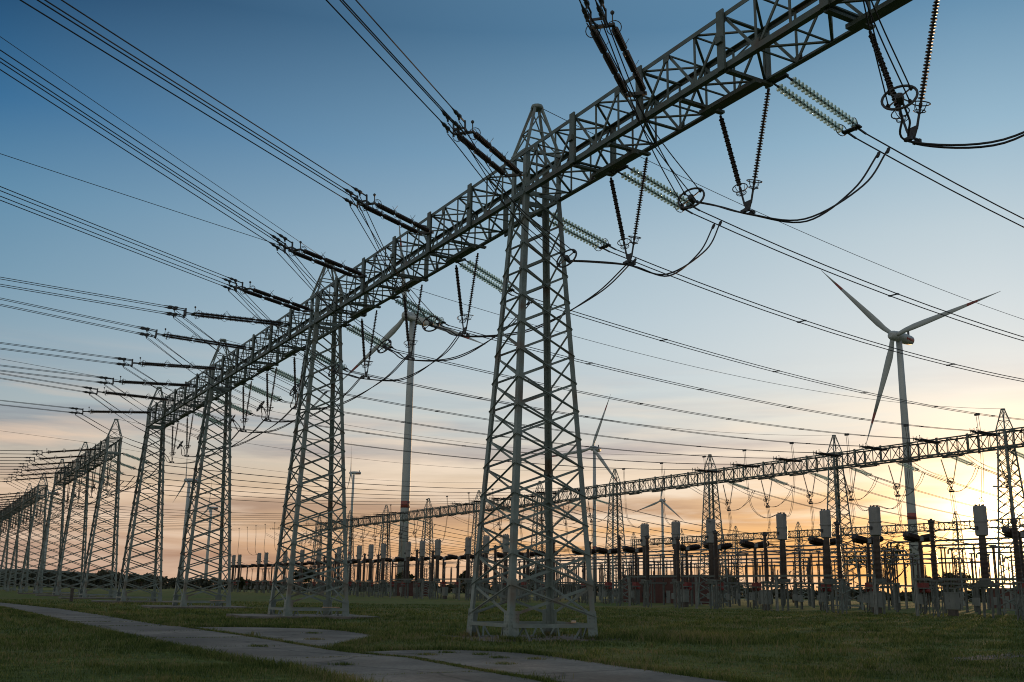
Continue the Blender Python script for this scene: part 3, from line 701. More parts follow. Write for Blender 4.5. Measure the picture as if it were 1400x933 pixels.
# ------------------------------------------------------------------ wind turbines
def turbine(az, dist, hub, R, base_r, rot0, yaw, label, band=True, nac='red', dz=0.0, tops=(.55,)):
    a = math.radians(az); loc = (dist * math.sin(a), dist * math.cos(a), -.5)
    root = thing('wind_turbine', loc)
    m = MB(); m.lathe((0, 0, 0), (0, 0, hub - 1.2), [(0, base_r), (hub * .35, base_r * .86), (hub * .7, base_r * .72), (hub - 1.2, base_r * .6)], 20, True); tw = m.obj('tower', 'white', root)
    if band:
        m = MB(); z0 = hub * .305; r0 = base_r * .88
        m.lathe((0, 0, z0), (0, 0, z0 + hub * .024), [(0, r0 + .03), (hub * .024, r0 - .01)], 20, True); m.obj('red_band', 'tred', tw)
    # head frame: local -X is the rotor axis, yaw about Z
    h = thing('nacelle_pivot'); bpy.data.objects.remove(h)
    cy, sy = math.cos(yaw), math.sin(yaw); k = R / 37.0
    def T(p): x, y, z = p; return V3((x * cy - y * sy, x * sy + y * cy, z + hub))
    m = MB(); secs = []
    for x, w, t in ((-2.2, 1.3, 1.3), (-1.5, 1.7, 1.75), (3, 1.8, 1.8), (7.5, 1.55, 1.6), (8.3, 1.0, 1.1)):
        secs.append([T((x * k, w * k * math.cos(q), (t * math.sin(q) + .2) * k)) for q in np.linspace(0, 2 * math.pi, 13)[:-1]])
    m.quadring(secs, smooth=True); nc = m.obj('nacelle', 'white', root)
    m = MB(); secs = []
    for x, w, t in ((2.2, 1.86, 1.86), (7.0, 1.66, 1.7)):
        secs.append([T((x * k, w * k * math.cos(q), (t * math.sin(q) * .7 + .1) * k)) for q in np.linspace(0, 2 * math.pi, 13)[:-1]])
    m.quadring(secs, smooth=True); m.obj('red_stripe', 'tred', nc)
    m = MB(); m.quadring([[T((x * k, y * k, z * k)) for y, z in ((-.2, 1.7), (.2, 1.7), (.2, 3.4), (-.2, 3.4))] for x in (6.2, 7.0)]); m.obj('weather_mast', 'fit', nc)
    m = MB(); m.quadring([[T((x * k, r * k * math.cos(q), r * k * math.sin(q))) for q in np.linspace(0, 2 * math.pi, 15)[:-1]] for x, r in ((-2.2, 1.5), (-3.2, 1.75), (-4.4, 1.5), (-5.2, .7))], smooth=True); m.obj('hub', 'white', root)
    for b3 in range(3):
        an = rot0 + b3 * 2 * math.pi / 3; rad = V3((0, math.sin(an), math.cos(an))); tan = V3((0, math.cos(an), -math.sin(an)))
        def ring(t):
            c = .8 if t < .06 else (.75 + (t - .06) / .16 * .42 if t < .22 else max(.07, 1.17 * (1 - (t - .22) / .80) ** .9)); th = .75 if t < .06 else max(.06, .62 * (1 - t) ** 1.2)
            tw_ = math.radians(16 * (1 - t)); cen = rad * (t * 37) + V3((-3.4 - 1.2 * t * t, 0, 0)); ch = tan * math.cos(tw_) + V3((1, 0, 0)) * math.sin(tw_); no = V3((1, 0, 0)) * math.cos(tw_) - tan * math.sin(tw_)
            return [T(tuple((cen + ch * (c * math.cos(q) + (c * .35 if t > .06 else 0)) + no * th * math.sin(q)) * k)) for q in np.linspace(0, 2 * math.pi, 11)[:-1]]
        m = MB(); m.quadring([ring(t) for t in (0.03, .06, .12, .2, .3, .42, .56, .70)], smooth=True)
        bl = m.obj('blade', 'white', root)
        m = MB(); m.quadring([ring(t) for t in (.7, .75, .80)], smooth=True, caps=False); m.obj('red_blade_band', 'tred', bl)
        m = MB(); m.quadring([ring(t) for t in (.80, .88, .95, 1.0)], smooth=True); m.obj('blade_tip', 'white', bl)
    tag(root, label, 'wind turbine', 'wind turbines on the horizon')
def face(az, off): return math.radians(90 - az + off)      # yaw so that -X points at the camera, plus off degrees
R_ = math.radians
turbine(50.62, 357, 85.5, 37, 1.6, R_(-78.5), face(50.6, -28), 'white wind turbine on the right, three blades clear against the sky', dz=0)
turbine(24.0, 307, 82.2, 32, 1.5, R_(7), face(24, -38), 'broad white wind turbine tower rising behind the left of the nearest lattice tower')
turbine(34.3, 622, 85.5, 34, 1.4, R_(-22), face(34, -25), 'small wind turbine just right of the nearest lattice tower')
turbine(37.95, 983, 85.5, 31, 1.6, R_(-10), face(38, -25), 'tiny wind turbine above the red-brown brick building')
turbine(21.15, 785, 85.5, 24, 1.3, R_(4), face(21, -84), 'tiny wind turbine hidden beside the second lattice tower')
turbine(12.63, 891, 85.5, 31.5, 1.9, R_(3), face(12.6, -72), 'distant pale wind turbine behind the third lattice tower, upper of two')
turbine(13.85, 1205, 85.5, 34, 2.0, R_(-12), face(13.8, -72), 'distant pale wind turbine behind the third lattice tower, lower of two')
turbine(6.1, 1091, 85.5, 31, 2.2, R_(40), face(6, -60), 'distant pale wind turbine seen through the leftmost lattice towers', band=False)

# ------------------------------------------------------------------ boards on tower bases, sign post, slabs
def board(p, q, w, label):
    m = MB(); m.bar(p, q, w, .04); o = m.obj('wooden_board', 'wood'); tag(o, label, 'board', 'boards on tower bases')
board((D1 - 1.5, 32.3, .60), (D1 - 1.1, 33.25, .60), .16, 'loose wooden board on the left side of the nearest tower base')
board((D1 + .75, 32.0, .60), (D1 + 1.25, 32.75, .62), .16, 'loose wooden board on the right side of the nearest tower base')
board((D1 + .2, 56.25, .605), (D1 + 1.3, 56.7, .605), .16, 'loose wooden board on the base of the second lattice tower')
board((D1 + .2, 80.6, .605), (D1 + 1.3, 81.0, .605), .16, 'loose wooden board on the base of the third lattice tower')
m = MB(); m.box((-.14, -.12, 0), (.14, .12, 1.15)); m.box((-.2, -.16, 1.15), (.2, .16, 1.24)); o = m.obj('marker_post', 'post'); o.location = (14.25, 107.7, 0); tag(o, 'short dark marker post on the grass left of the fourth tower', 'marker post')
for k in range(1, 7):
    m = MB(); y = S1 + S * k
    m.quadring([[(D1 - 4.2, y - 2.7, z), (D1 + 3.2, y - 2.7, z), (D1 + 3.4, y + 2.6, z), (D1 - 3.9, y + 2.6, z)] for z in (-.3, .14)])
    o = m.obj('foundation_slab', 'slab'); tag(o, 'low dark concrete slab under the %s tower of the tall row' % ORD[k], 'foundation slab', 'slabs under the tall row')

# ------------------------------------------------------------------ ground, road, soil
def sheet(name, poly, z, mat):
    me = bpy.data.meshes.new(name); me.from_pydata([(x, y, z) for x, y in poly], [], [tuple(range(len(poly)))]); me.materials.append(mat); me.update()
    if me.polygons[0].normal.z < 0: me.flip_normals()
    return kind(put(name, me), 'structure')
def ground_mat():
    m, nt, b = new_mat('grass_ground'); N = nt.nodes; L = nt.links
    tc = N.new('ShaderNodeTexCoord')
    def noise(s, d, rough=.6, stretch=None):
        n = N.new('ShaderNodeTexNoise'); n.inputs['Scale'].default_value = s; n.inputs['Detail'].default_value = d; n.inputs['Roughness'].default_value = rough
        L.new(tc.outputs['Object'], n.inputs['Vector']); return n.outputs['Fac']
    def ramp(f, a, b_, ca, cb):
        r = N.new('ShaderNodeValToRGB'); r.color_ramp.elements[0].position = a; r.color_ramp.elements[1].position = b_; r.color_ramp.elements[0].color = (*ca, 1); r.color_ramp.elements[1].color = (*cb, 1); L.new(f, r.inputs['Fac']); return r.outputs['Color']
    c = ramp(noise(.35, 6), .38, .66, (.08, .115, .03), (.14, .175, .052))
    c2 = ramp(noise(3.5, 6), .40, .68, (.6, .6, .6), (1.2, 1.2, 1.1))
    mx = N.new('ShaderNodeMix'); mx.data_type = 'RGBA'; mx.blend_type = 'MULTIPLY'; mx.inputs['Factor'].default_value = 1; L.new(c, mx.inputs[6]); L.new(c2, mx.inputs[7])
    dry = ramp(noise(.09, 4), .50, .66, (0, 0, 0), (1, 1, 1))
    m2 = N.new('ShaderNodeMix'); m2.data_type = 'RGBA'; L.new(dry, m2.inputs['Factor']); L.new(mx.outputs[2], m2.inputs[6]); m2.inputs[7].default_value = (.13, .112, .045, 1)
    L.new(m2.outputs[2], b.inputs['Base Color']); b.inputs['Roughness'].default_value = .95; b.inputs['Specular IOR Level'].default_value = .1
    bp = N.new('ShaderNodeBump'); bp.inputs['Strength'].default_value = .9; bp.inputs['Distance'].default_value = .08; L.new(noise(5, 8, .75), bp.inputs['Height']); L.new(bp.outputs['Normal'], b.inputs['Normal'])
    return m
GM = ground_mat()
me = bpy.data.meshes.new('ground'); X = 4000
me.from_pydata([(-X, -X, 0), (X, -X, 0), (X, X, 0), (-X, X, 0)], [], [(0, 1, 2, 3)]); me.materials.append(GM); kind(put('ground', me), 'structure')

def wobble(poly, amp=.12, step=.6, seed=1):
    rs = random.Random(seed); out = []
    for i in range(len(poly)):
        a, b_ = V3((*poly[i], 0)), V3((*poly[(i + 1) % len(poly)], 0)); L = (b_ - a).length; n = max(1, min(60, int(L / step))); nrm = V3((-(b_ - a).y, (b_ - a).x, 0)).normalized()
        for k in range(n):
            p = a.lerp(b_, k / n)
            if k: p = p + nrm * rs.uniform(-amp, amp)
            out.append((p.x, p.y))
    return out
def road_mat():
    m, nt, b = new_mat('worn_concrete'); N = nt.nodes; L = nt.links; tc = N.new('ShaderNodeTexCoord')
    def noise(s, d, r=.6):
        n = N.new('ShaderNodeTexNoise'); n.inputs['Scale'].default_value = s; n.inputs['Detail'].default_value = d; n.inputs['Roughness'].default_value = r; L.new(tc.outputs['Object'], n.inputs['Vector']); return n.outputs['Fac']
    def ramp(f, a, b_, ca, cb):
        r = N.new('ShaderNodeValToRGB'); r.color_ramp.elements[0].position = a; r.color_ramp.elements[1].position = b_; r.color_ramp.elements[0].color = (*ca, 1); r.color_ramp.elements[1].color = (*cb, 1); L.new(f, r.inputs['Fac']); return r.outputs['Color']
    def mix(a, b_, f=None, bt='MULTIPLY'):
        mx = N.new('ShaderNodeMix'); mx.data_type = 'RGBA'; mx.blend_type = bt
        if f is None: mx.inputs['Factor'].default_value = 1
        else: L.new(f, mx.inputs['Factor'])
        L.new(a, mx.inputs[6])
        if isinstance(b_, tuple): mx.inputs[7].default_value = (*b_, 1)
        else: L.new(b_, mx.inputs[7])
        return mx.outputs[2]
    c = ramp(noise(.5, 7), .3, .7, (.135, .125, .110), (.23, .215, .192))
    c = mix(c, ramp(noise(9, 8, .7), .35, .65, (.62, .62, .62), (1.15, 1.15, 1.15)))
    c = mix(c, (.05, .05, .046), ramp(noise(1.3, 9, .72), .60, .70, (0, 0, 0), (.75, .75, .75)), 'MIX')
    v = N.new('ShaderNodeTexVoronoi'); v.feature = 'DISTANCE_TO_EDGE'; v.inputs['Scale'].default_value = .32
    nv = N.new('ShaderNodeTexNoise'); nv.inputs['Scale'].default_value = 1.2; nv.inputs['Detail'].default_value = 5; L.new(tc.outputs['Object'], nv.inputs['Vector'])
    av = N.new('ShaderNodeMix'); av.data_type = 'VECTOR'; av.inputs['Factor'].default_value = .35; L.new(tc.outputs['Object'], av.inputs[4]); L.new(nv.outputs['Color'], av.inputs[5]); L.new(av.outputs[1], v.inputs['Vector'])
    c = mix(c, (.05, .052, .04), ramp(v.outputs['Distance'], .004, .014, (.8, .8, .8), (0, 0, 0)), 'MIX')
    sp = N.new('ShaderNodeSeparateXYZ'); L.new(av.outputs[1], sp.inputs[0])
    fr = N.new('ShaderNodeMath'); fr.operation = 'PINGPONG'; sp2 = N.new('ShaderNodeSeparateXYZ'); L.new(tc.outputs['Object'], sp2.inputs[0])
    wob = N.new('ShaderNodeMath'); wob.operation = 'MULTIPLY_ADD'; L.new(nv.outputs['Fac'], wob.inputs[0]); wob.inputs[1].default_value = .12; L.new(sp2.outputs[1], wob.inputs[2])
    L.new(wob.outputs[0], fr.inputs[0]); fr.inputs[1].default_value = 2.6
    c = mix(c, (.045, .05, .035), ramp(fr.outputs[0], .018, .04, (.9, .9, .9), (0, 0, 0)), 'MIX')
    c = mix(c, ramp(noise(.22, 6), .38, .62, (.52, .50, .45), (1.12, 1.10, 1.06)))
    L.new(c, b.inputs['Base Color']); b.inputs['Roughness'].default_value = .85
    bp = N.new('ShaderNodeBump'); bp.inputs['Strength'].default_value = .4; bp.inputs['Distance'].default_value = .02; L.new(noise(14, 8, .7), bp.inputs['Height']); L.new(bp.outputs['Normal'], b.inputs['Normal'])
    return m
RM = road_mat()
seam_l = [(10.31, 44.89), (10.56, 35.45), (10.43, 28.11), (10.52, 26.72), (11.15, 24.41), (10.85, 20.73), (10.76, 17.84), (10.3, 14.35), (9.6, 9.5)]
road_main = [(5.2, 140), (7.83, 102.45), (9.9, 76.85), (10.1, 59.91), (10.1, 46.98)] + seam_l + [(6.0, 8.0), (6.66, 11.54), (7.32, 18.51), (7.38, 22.02), (6.85, 25.86), (6.61, 33.27), (6.31, 46.36), (6.0, 77.88), (3.4, 110), (1.5, 140)]
slab_a = [(10.50, 44.5), (13.16, 44.28), (15.14, 42.15), (15.54, 39.57), (15.1, 35.5), (13.65, 33.11), (11.69, 30.32), (10.72, 28.6), (10.75, 35.4)]
slab_b = [(10.75, 26.7), (12.45, 27.27), (14.06, 26.88), (14.77, 25.66), (14.91, 24.0), (14.71, 22.3), (14.3, 18.25), (14.06, 16.2), (13.48, 11.97), (12.8, 9.0), (9.9, 9.2), (10.55, 14.3), (11.0, 17.8), (11.1, 20.7), (11.36, 24.4)]
sheet('road', wobble(road_main, .10, .5, 3), .012, RM)
sheet('pavement', wobble(slab_a, .08, .5, 4), .016, RM)
sheet('path', wobble(slab_b, .08, .5, 5), .020, RM)
sheet('soil', wobble([(D1 - 3.2, S1 - 2.6), (D1 + 3.2, S1 - 2.2), (D1 + 3.4, S1 + 2.2), (D1 - 2.6, S1 + 2.6)], .35, .7, 6), .006, M['soil'])
sheet('track', wobble([(24.3, 19.0), (26.5, 20.6), (34, 22.6), (46, 24.0), (46, 22.8), (34, 21.2), (26.8, 19.6)], .18, .8, 8), .006, M['soil'])

# ------------------------------------------------------------------ grass (stuff)
def in_poly(px, py, poly):
    ins = np.zeros(len(px), bool); n = len(poly)
    for i in range(n):
        x1, y1 = poly[i]; x2, y2 = poly[(i + 1) % n]
        if y1 == y2: continue
        c = ((y1 > py) != (y2 > py)) & (px < (x2 - x1) * (py - y1) / (y2 - y1) + x1); ins ^= c
    return ins
def grass(N, r0, r1, az0, az1, hmin, hmax, wd, seed, name, pool=None):
    rs = np.random.RandomState(seed)
    u = rs.rand(N); r = 1 / (1 / r0 + (1 / r1 - 1 / r0) * u) if True else 0
    a = np.radians(az0 + (az1 - az0) * rs.rand(N)); x = r * np.sin(a); y = r * np.cos(a)
    return x, y
def hash_noise(x, y, s, seed):
    rs = np.random.RandomState(seed); G = rs.rand(256, 256); fx = x / s; fy = y / s; ix = np.floor(fx).astype(int); iy = np.floor(fy).astype(int); tx = fx - ix; ty = fy - iy
    tx = tx * tx * (3 - 2 * tx); ty = ty * ty * (3 - 2 * ty)
    g = lambda a, b_: G[a % 256, b_ % 256]
    return (g(ix, iy) * (1 - tx) + g(ix + 1, iy) * tx) * (1 - ty) + (g(ix, iy + 1) * (1 - tx) + g(ix + 1, iy + 1) * tx) * ty
def blades_mesh(x, y, h, w, lean, rs):
    n = len(x); an = rs.rand(n) * 2 * np.pi; la = rs.rand(n) * 2 * np.pi; ll = lean * h * (.4 + rs.rand(n))
    dx, dy = np.cos(an) * w / 2, np.sin(an) * w / 2; lx, ly = np.cos(la) * ll, np.sin(la) * ll
    v = np.zeros((n, 5, 3)); z = np.zeros(n)
    v[:, 0] = np.stack([x - dx, y - dy, z - .01], 1); v[:, 1] = np.stack([x + dx, y + dy, z - .01], 1)
    v[:, 2] = np.stack([x + dx * .7 + lx * .35, y + dy * .7 + ly * .35, h * .6], 1); v[:, 3] = np.stack([x - dx * .7 + lx * .35, y - dy * .7 + ly * .35, h * .6], 1)
    v[:, 4] = np.stack([x + lx, y + ly, h], 1)
    me = bpy.data.meshes.new('grass'); me.vertices.add(n * 5); me.vertices.foreach_set('co', v.reshape(-1))
    base = np.arange(n)[:, None] * 5; q = base + np.array([[0, 1, 2, 3]]); t = base + np.array([[3, 2, 4]])
    idx = np.concatenate([q, t], 1).reshape(-1); me.loops.add(n * 7); me.loops.foreach_set('vertex_index', idx.astype(np.int32))
    st = (np.arange(n)[:, None] * 7 + np.array([[0, 4]])).reshape(-1); me.polygons.add(n * 2)
    me.polygons.foreach_set('loop_start', st.astype(np.int32)); me.polygons.foreach_set('loop_total', np.tile([4, 3], n).astype(np.int32)); me.update(calc_edges=True); me.validate()
    return me
def grass_mat():
    m, nt, b = new_mat('grass_blades'); N = nt.nodes; L = nt.links
    g = N.new('ShaderNodeNewGeometry'); r = N.new('ShaderNodeValToRGB'); e = r.color_ramp.elements
    e[0].color = (.040, .066, .016, 1); e[1].color = (.24, .20, .105, 1); x = e.new(.5); x.color = (.105, .142, .036, 1); x = e.new(.8); x.color = (.16, .185, .056, 1)
    tc = N.new('ShaderNodeTexCoord'); acc = g.outputs['Random Per Island']
    for sc_, am in ((.22, 1.9), (1.1, 1.7)):
        no = N.new('ShaderNodeTexNoise'); no.inputs['Scale'].default_value = sc_; no.inputs['Detail'].default_value = 4; L.new(tc.outputs['Object'], no.inputs['Vector'])
        mp = N.new('ShaderNodeMath'); mp.operation = 'MULTIPLY_ADD'; L.new(no.outputs['Fac'], mp.inputs[0]); mp.inputs[1].default_value = am; mp.inputs[2].default_value = -am * .5
        ad = N.new('ShaderNodeMath'); ad.operation = 'ADD'; L.new(acc, ad.inputs[0]); L.new(mp.outputs[0], ad.inputs[1]); ad.use_clamp = am == 1.7; acc = ad.outputs[0]
    L.new(acc, r.inputs['Fac']); L.new(r.outputs['Color'], b.inputs['Base Color']); b.inputs['Roughness'].default_value = .7; b.inputs['Specular IOR Level'].default_value = .2
    tl = N.new('ShaderNodeBsdfTranslucent'); L.new(r.outputs['Color'], tl.inputs['Color']); mx = N.new('ShaderNodeAddShader')
    sc2 = N.new('ShaderNodeMixShader'); sc2.inputs[0].default_value = .45; L.new(b.outputs[0], sc2.inputs[1]); L.new(tl.outputs[0], sc2.inputs[2]); L.new(sc2.outputs[0], N['Material Output'].inputs['Surface'])
    return m
M['grass'] = grass_mat()
rs = np.random.RandomState(11)
N1 = 420000
u = rs.rand(N1); r = 14.0 * (120.0 / 14.0) ** (u ** 1.15); a = np.radians(-3 + 66 * rs.rand(N1)); gx, gy = r * np.sin(a), r * np.cos(a)
bad = in_poly(gx, gy, road_main) | in_poly(gx, gy, slab_a) | in_poly(gx, gy, slab_b)
keep_crack = (rs.rand(N1) < 0.004)
cl = hash_noise(gx, gy, 1.5, 1) * .45 + hash_noise(gx, gy, .45, 2) * .3 + hash_noise(gx, gy, 4.5, 5) * .25
soil = (np.abs(gx - D1) < 2.9) & (np.abs(gy - S1) < 2.2)
cl = np.clip((cl - .5) * 1.9 + .5, 0, 1)
keep = ~bad & ((~soil) | (rs.rand(N1) < .12)) & (rs.rand(N1) < .12 + 1.1 * cl)
for k in range(1, 7): keep &= ~((np.abs(gx - D1 + .4) < 3.8) & (np.abs(gy - S1 - S * k) < 2.7))
gx, gy, r, cl = gx[keep], gy[keep], r[keep], cl[keep]
h = (.025 + .075 * cl ** 2 + .02 * rs.rand(len(gx))) * np.clip(r / 26, .9, 1.8); w = .010 * np.clip(r / 18, 1, 5)
o = put('grass', blades_mesh(gx, gy, h, w, .55, rs)); o.data.materials.append(M['grass']); kind(o, 'stuff')
# taller tufts along the road edges, seams and by the nearest tower
def edge_points(poly, n, spread, rs, closed=False):
    P = np.array(poly); sg = np.diff(P, axis=0); L = np.hypot(*sg.T); c = np.concatenate([[0], np.cumsum(L)]); t = rs.rand(n) * c[-1]; i = np.clip(np.searchsorted(c, t) - 1, 0, len(L) - 1); f = (t - c[i]) / L[i]
    return P[i] + sg[i] * f[:, None] + rs.normal(0, spread, (n, 2))
E1 = edge_points([(5.65, 131), (7.83, 102.45), (9.95, 76.85), (10.15, 59.91), (10.2, 46.98), (10.4, 45.2), (13.25, 44.4), (15.25, 42.3), (15.7, 39.6), (15.2, 35.4), (13.75, 33.0), (11.8, 30.2), (10.9, 28.6), (10.8, 27.4), (12.45, 27.45), (14.15, 27.0), (14.95, 25.7), (15.1, 24.0), (14.9, 22.3), (14.5, 18.25), (14.2, 14)], 42000, .17, rs)
E2 = edge_points([(6.6, 8), (7.2, 18.51), (7.28, 22.02), (6.75, 25.86), (6.5, 33.27), (6.2, 46.36), (5.9, 77.88), (3.3, 110)], 30000, .17, rs)
E3 = edge_points(seam_l, 9000, .045, rs)
E4 = edge_points([(13.0, 27.2), (13.9, 25.5), (12.6, 22.8)], 0, .1, rs) if False else np.zeros((0, 2))
E5 = rs.normal(0, 1, (6000, 2)) * np.array([1.3, 2.0]) + np.array([25.2, 31.5])      # unmown patch by the nearest tower
cr = np.concatenate([rs.normal(0, .14, (160, 2)) + np.array(c) for c in ((12.9, 25.9), (13.4, 24.9), (12.0, 25.2), (13.9, 22.9), (13.2, 23.6), (11.9, 33.5), (13.4, 38), (12.2, 21.6), (9.0, 30), (8.7, 22.5))])
wc = np.stack([rs.uniform(2, 52, 420), rs.uniform(12, 75, 420)], 1); wc = wc[~(in_poly(wc[:, 0], wc[:, 1], road_main) | in_poly(wc[:, 0], wc[:, 1], slab_a) | in_poly(wc[:, 0], wc[:, 1], slab_b))]
wd_ = np.repeat(wc, 55, axis=0) + rs.normal(0, 1, (len(wc) * 55, 2)) * np.repeat(rs.uniform(.08, .4, len(wc)), 55)[:, None]
jt = []
for yy in np.arange(14.6, 62, 5.2):
    n_ = int(rs.uniform(60, 260)); xl = np.interp(yy, [8, 18.5, 22, 25.9, 33.3, 46.4, 78], [6.2, 7.32, 7.38, 6.85, 6.61, 6.31, 6.0]); xr = np.interp(yy, [9.5, 14.35, 17.8, 20.7, 24.4, 26.7, 28.1, 35.5, 44.9, 60], [9.6, 10.3, 10.76, 10.85, 11.15, 10.52, 10.43, 10.56, 10.31, 10.1])
    tx = xl + (xr - xl) * rs.rand(n_) ** rs.uniform(.6, 1.8); jt.append(np.stack([tx, yy + .08 * np.sin(tx * 2) + rs.normal(0, .02, n_)], 1))
jt = np.concatenate(jt)
lg = np.concatenate([rs.normal(0, .2, (420, 2)) + np.array([D1 + sx * 1.8, S1 + S * k + sy * 1.55]) for k in (0,) for sx in (-1, 1) for sy in (-1, 1)])
E = np.concatenate([E1, E2, E3, E5, cr, wd_, jt, lg]); hh = np.concatenate([.06 + .10 * rs.rand(len(E1)), .07 + .12 * rs.rand(len(E2)), .03 + .05 * rs.rand(len(E3)), .12 + .28 * rs.rand(len(E5)) ** 1.5, .04 + .05 * rs.rand(len(cr)), (.07 + .14 * rs.rand(len(wd_))), (.02 + .035 * rs.rand(len(jt))), (.06 + .16 * rs.rand(len(lg)))])
rr = np.hypot(E[:, 0], E[:, 1])
o = put('grass', blades_mesh(E[:, 0], E[:, 1], hh, .011 * np.clip(rr / 18, 1, 4), .6, rs)); o.data.materials.append(M['grass']); kind(o, 'stuff'); o.name = 'grass_tufts'

# ------------------------------------------------------------------ trees, bushes, horizon
def leaf_cloud(pts, size, rs, mat, name, parent=None, zs=.8):
    n = len(pts); s = size * (.6 + .8 * rs.rand(n)); a = rs.normal(size=(n, 3)); a /= np.linalg.norm(a, axis=1)[:, None]; b_ = rs.normal(size=(n, 3)); b_ -= a * (a * b_).sum(1)[:, None]; b_ /= np.linalg.norm(b_, axis=1)[:, None]
    v = np.stack([pts - a * s[:, None], pts + b_ * s[:, None] * .55, pts + a * s[:, None], pts - b_ * s[:, None] * .55], 1).reshape(-1, 3)
    me = bpy.data.meshes.new(name); me.from_pydata(v.tolist(), [], [(4 * i, 4 * i + 1, 4 * i + 2, 4 * i + 3) for i in range(n)]); me.materials.append(M[mat]); me.update(); return put(name, me, parent)
def tree(az, dist, H, label, name='bare_tree', leaves=350, spread=.33, seed=1, lsize=.3, stems=1, cat='tree', group='trees beyond the yard', depth=5):
    a = math.radians(az); root = thing(name, (dist * math.sin(a), dist * math.cos(a), 0)); R = random.Random(seed); m = MB(); mt = MB(); tips = []
    def grow(p, d, L, r, lev):
        q = p + d * L; mid = p.lerp(q, .5) + V3((R.uniform(-1, 1), R.uniform(-1, 1), 0)) * L * .06
        (mt if lev == 0 else m).tube([p, mid, q], [r, r * .85, r * .7], 5 if lev < 3 else 3)
        if lev >= 2: tips.append(q); tips.append(mid)
        if lev >= depth: return
        for _ in range(R.choice((2, 3, 3)) if lev else 4):
            nd = (d + V3((R.uniform(-1, 1), R.uniform(-1, 1), R.uniform(-.25, .7))) * (.75 if lev else .9)).normalized(); grow(q if R.random() < .7 else mid, nd, L * R.uniform(.62, .82), r * .62, lev + 1)
    for s in range(stems): grow(V3((R.uniform(-1, 1) * (stems > 1), R.uniform(-1, 1) * (stems > 1), -.05)), V3((R.uniform(-.1, .1), R.uniform(-.1, .1), 1)).normalized(), H * .27, H * .02, 0)
    mt.obj('trunk', 'bark', root); m.obj('branches', 'bark', root)
    if leaves:
        rs_ = np.random.RandomState(seed); T = np.array([tuple(t) for t in tips]); P = T[rs_.randint(0, len(T), leaves)] + rs_.normal(0, H * .035, (leaves, 3)); leaf_cloud(P, lsize, rs_, 'leaf', 'crown', root)
    tag(root, label, cat, group); return root
tree(49.4, 235, 16.5, 'tall thin-leaved tree just left of the right wind turbine tower', leaves=900, seed=3, lsize=.32)
tree(51.0, 262, 7.5, 'dark round bush right of the right wind turbine tower', 'round_bush', 1500, seed=4, lsize=.4, stems=3, cat='bush', depth=4)
tree(52.3, 258, 9.0, 'largest dark bush below the glowing sky at right', 'round_bush', 1800, seed=5, lsize=.45, stems=3, cat='bush', depth=4)
tree(53.4, 265, 6.5, 'lowest dark bush beside the sun', 'round_bush', 1200, seed=6, lsize=.4, stems=3, cat='bush', depth=4)
tree(46.3, 240, 9.0, 'bare spreading tree behind the right pair of drum heads', leaves=60, seed=8)
tree(44.6, 255, 9.5, 'bare spreading tree behind the middle of the busbars', leaves=80, seed=9)
tree(41.2, 250, 8.0, 'small dark leafy tree right of the brick building', leaves=1200, seed=10, lsize=.4)
tree(31.2, 250, 8.0, 'dark leafy tree seen through the nearest lattice tower', leaves=1500, seed=12, lsize=.4)
tree(27.4, 260, 7.5, 'dark leafy tree at the left edge of the nearest lattice tower', leaves=1500, seed=13, lsize=.4)
tree(10.74, 420, 7.2, 'small round bare tree on the left horizon', leaves=500, seed=14, lsize=.35)
tree(15.6, 330, 5.0, 'dark leafy tree behind the third lattice tower', leaves=1500, seed=15, lsize=.45)
tree(24.2, 300, 8.0, 'dark tree at the foot of the broad left wind turbine', leaves=1500, seed=16, lsize=.45)
tree(18.6, 290, 8.5, 'dark tree crown behind the left switchgear', leaves=1500, seed=17, lsize=.45)
rs = np.random.RandomState(21)
def treeline(az0, az1, dist, h0, h1, n, seed, name='treeline', size=.9):
    rs = np.random.RandomState(seed); a = az0 + (az1 - az0) * rs.rand(n); prof = h0 + (h1 - h0) * (.6 * hash_noise(a, a * 0 + 3, .9, seed) + .4 * hash_noise(a, a * 0 + 9, .25, seed + 1)); z = prof * rs.rand(n) ** .7; d = dist + rs.normal(0, 9, n)
    P = np.stack([d * np.sin(np.radians(a)), d * np.cos(np.radians(a)), z], 1); o = leaf_cloud(P, size, rs, 'farleaf', name); return kind(o, 'stuff')
treeline(-8, 12, 480, 4.5, 7.5, 9000, 31)
treeline(9, 34, 560, 2.5, 6.5, 11000, 32)
treeline(33, 66, 520, 2.0, 6.0, 14000, 33)
# low dark ridge on the left horizon
m = MB(); rings = []
for i in range(40):
    t = i / 39; az = math.radians(-12 + 23.5 * t); hh_ = 9.5 * min(1, t * 6, (1 - t) * 9) * (.9 + .1 * math.sin(t * 19)); d0 = 640
    rings.append([(d0 * math.sin(az), d0 * math.cos(az), -.5), ((d0 + 14) * math.sin(az), (d0 + 14) * math.cos(az), hh_ * .85), ((d0 + 30) * math.sin(az), (d0 + 30) * math.cos(az), hh_), ((d0 + 90) * math.sin(az), (d0 + 90) * math.cos(az), -.5)])
m.quadring(rings, closed=False, caps=False, smooth=True); o = m.obj('hills', noise_mat('ridge_scrub', (.03, .035, .022), (.055, .06, .035), .08, .95)); kind(o, 'structure')

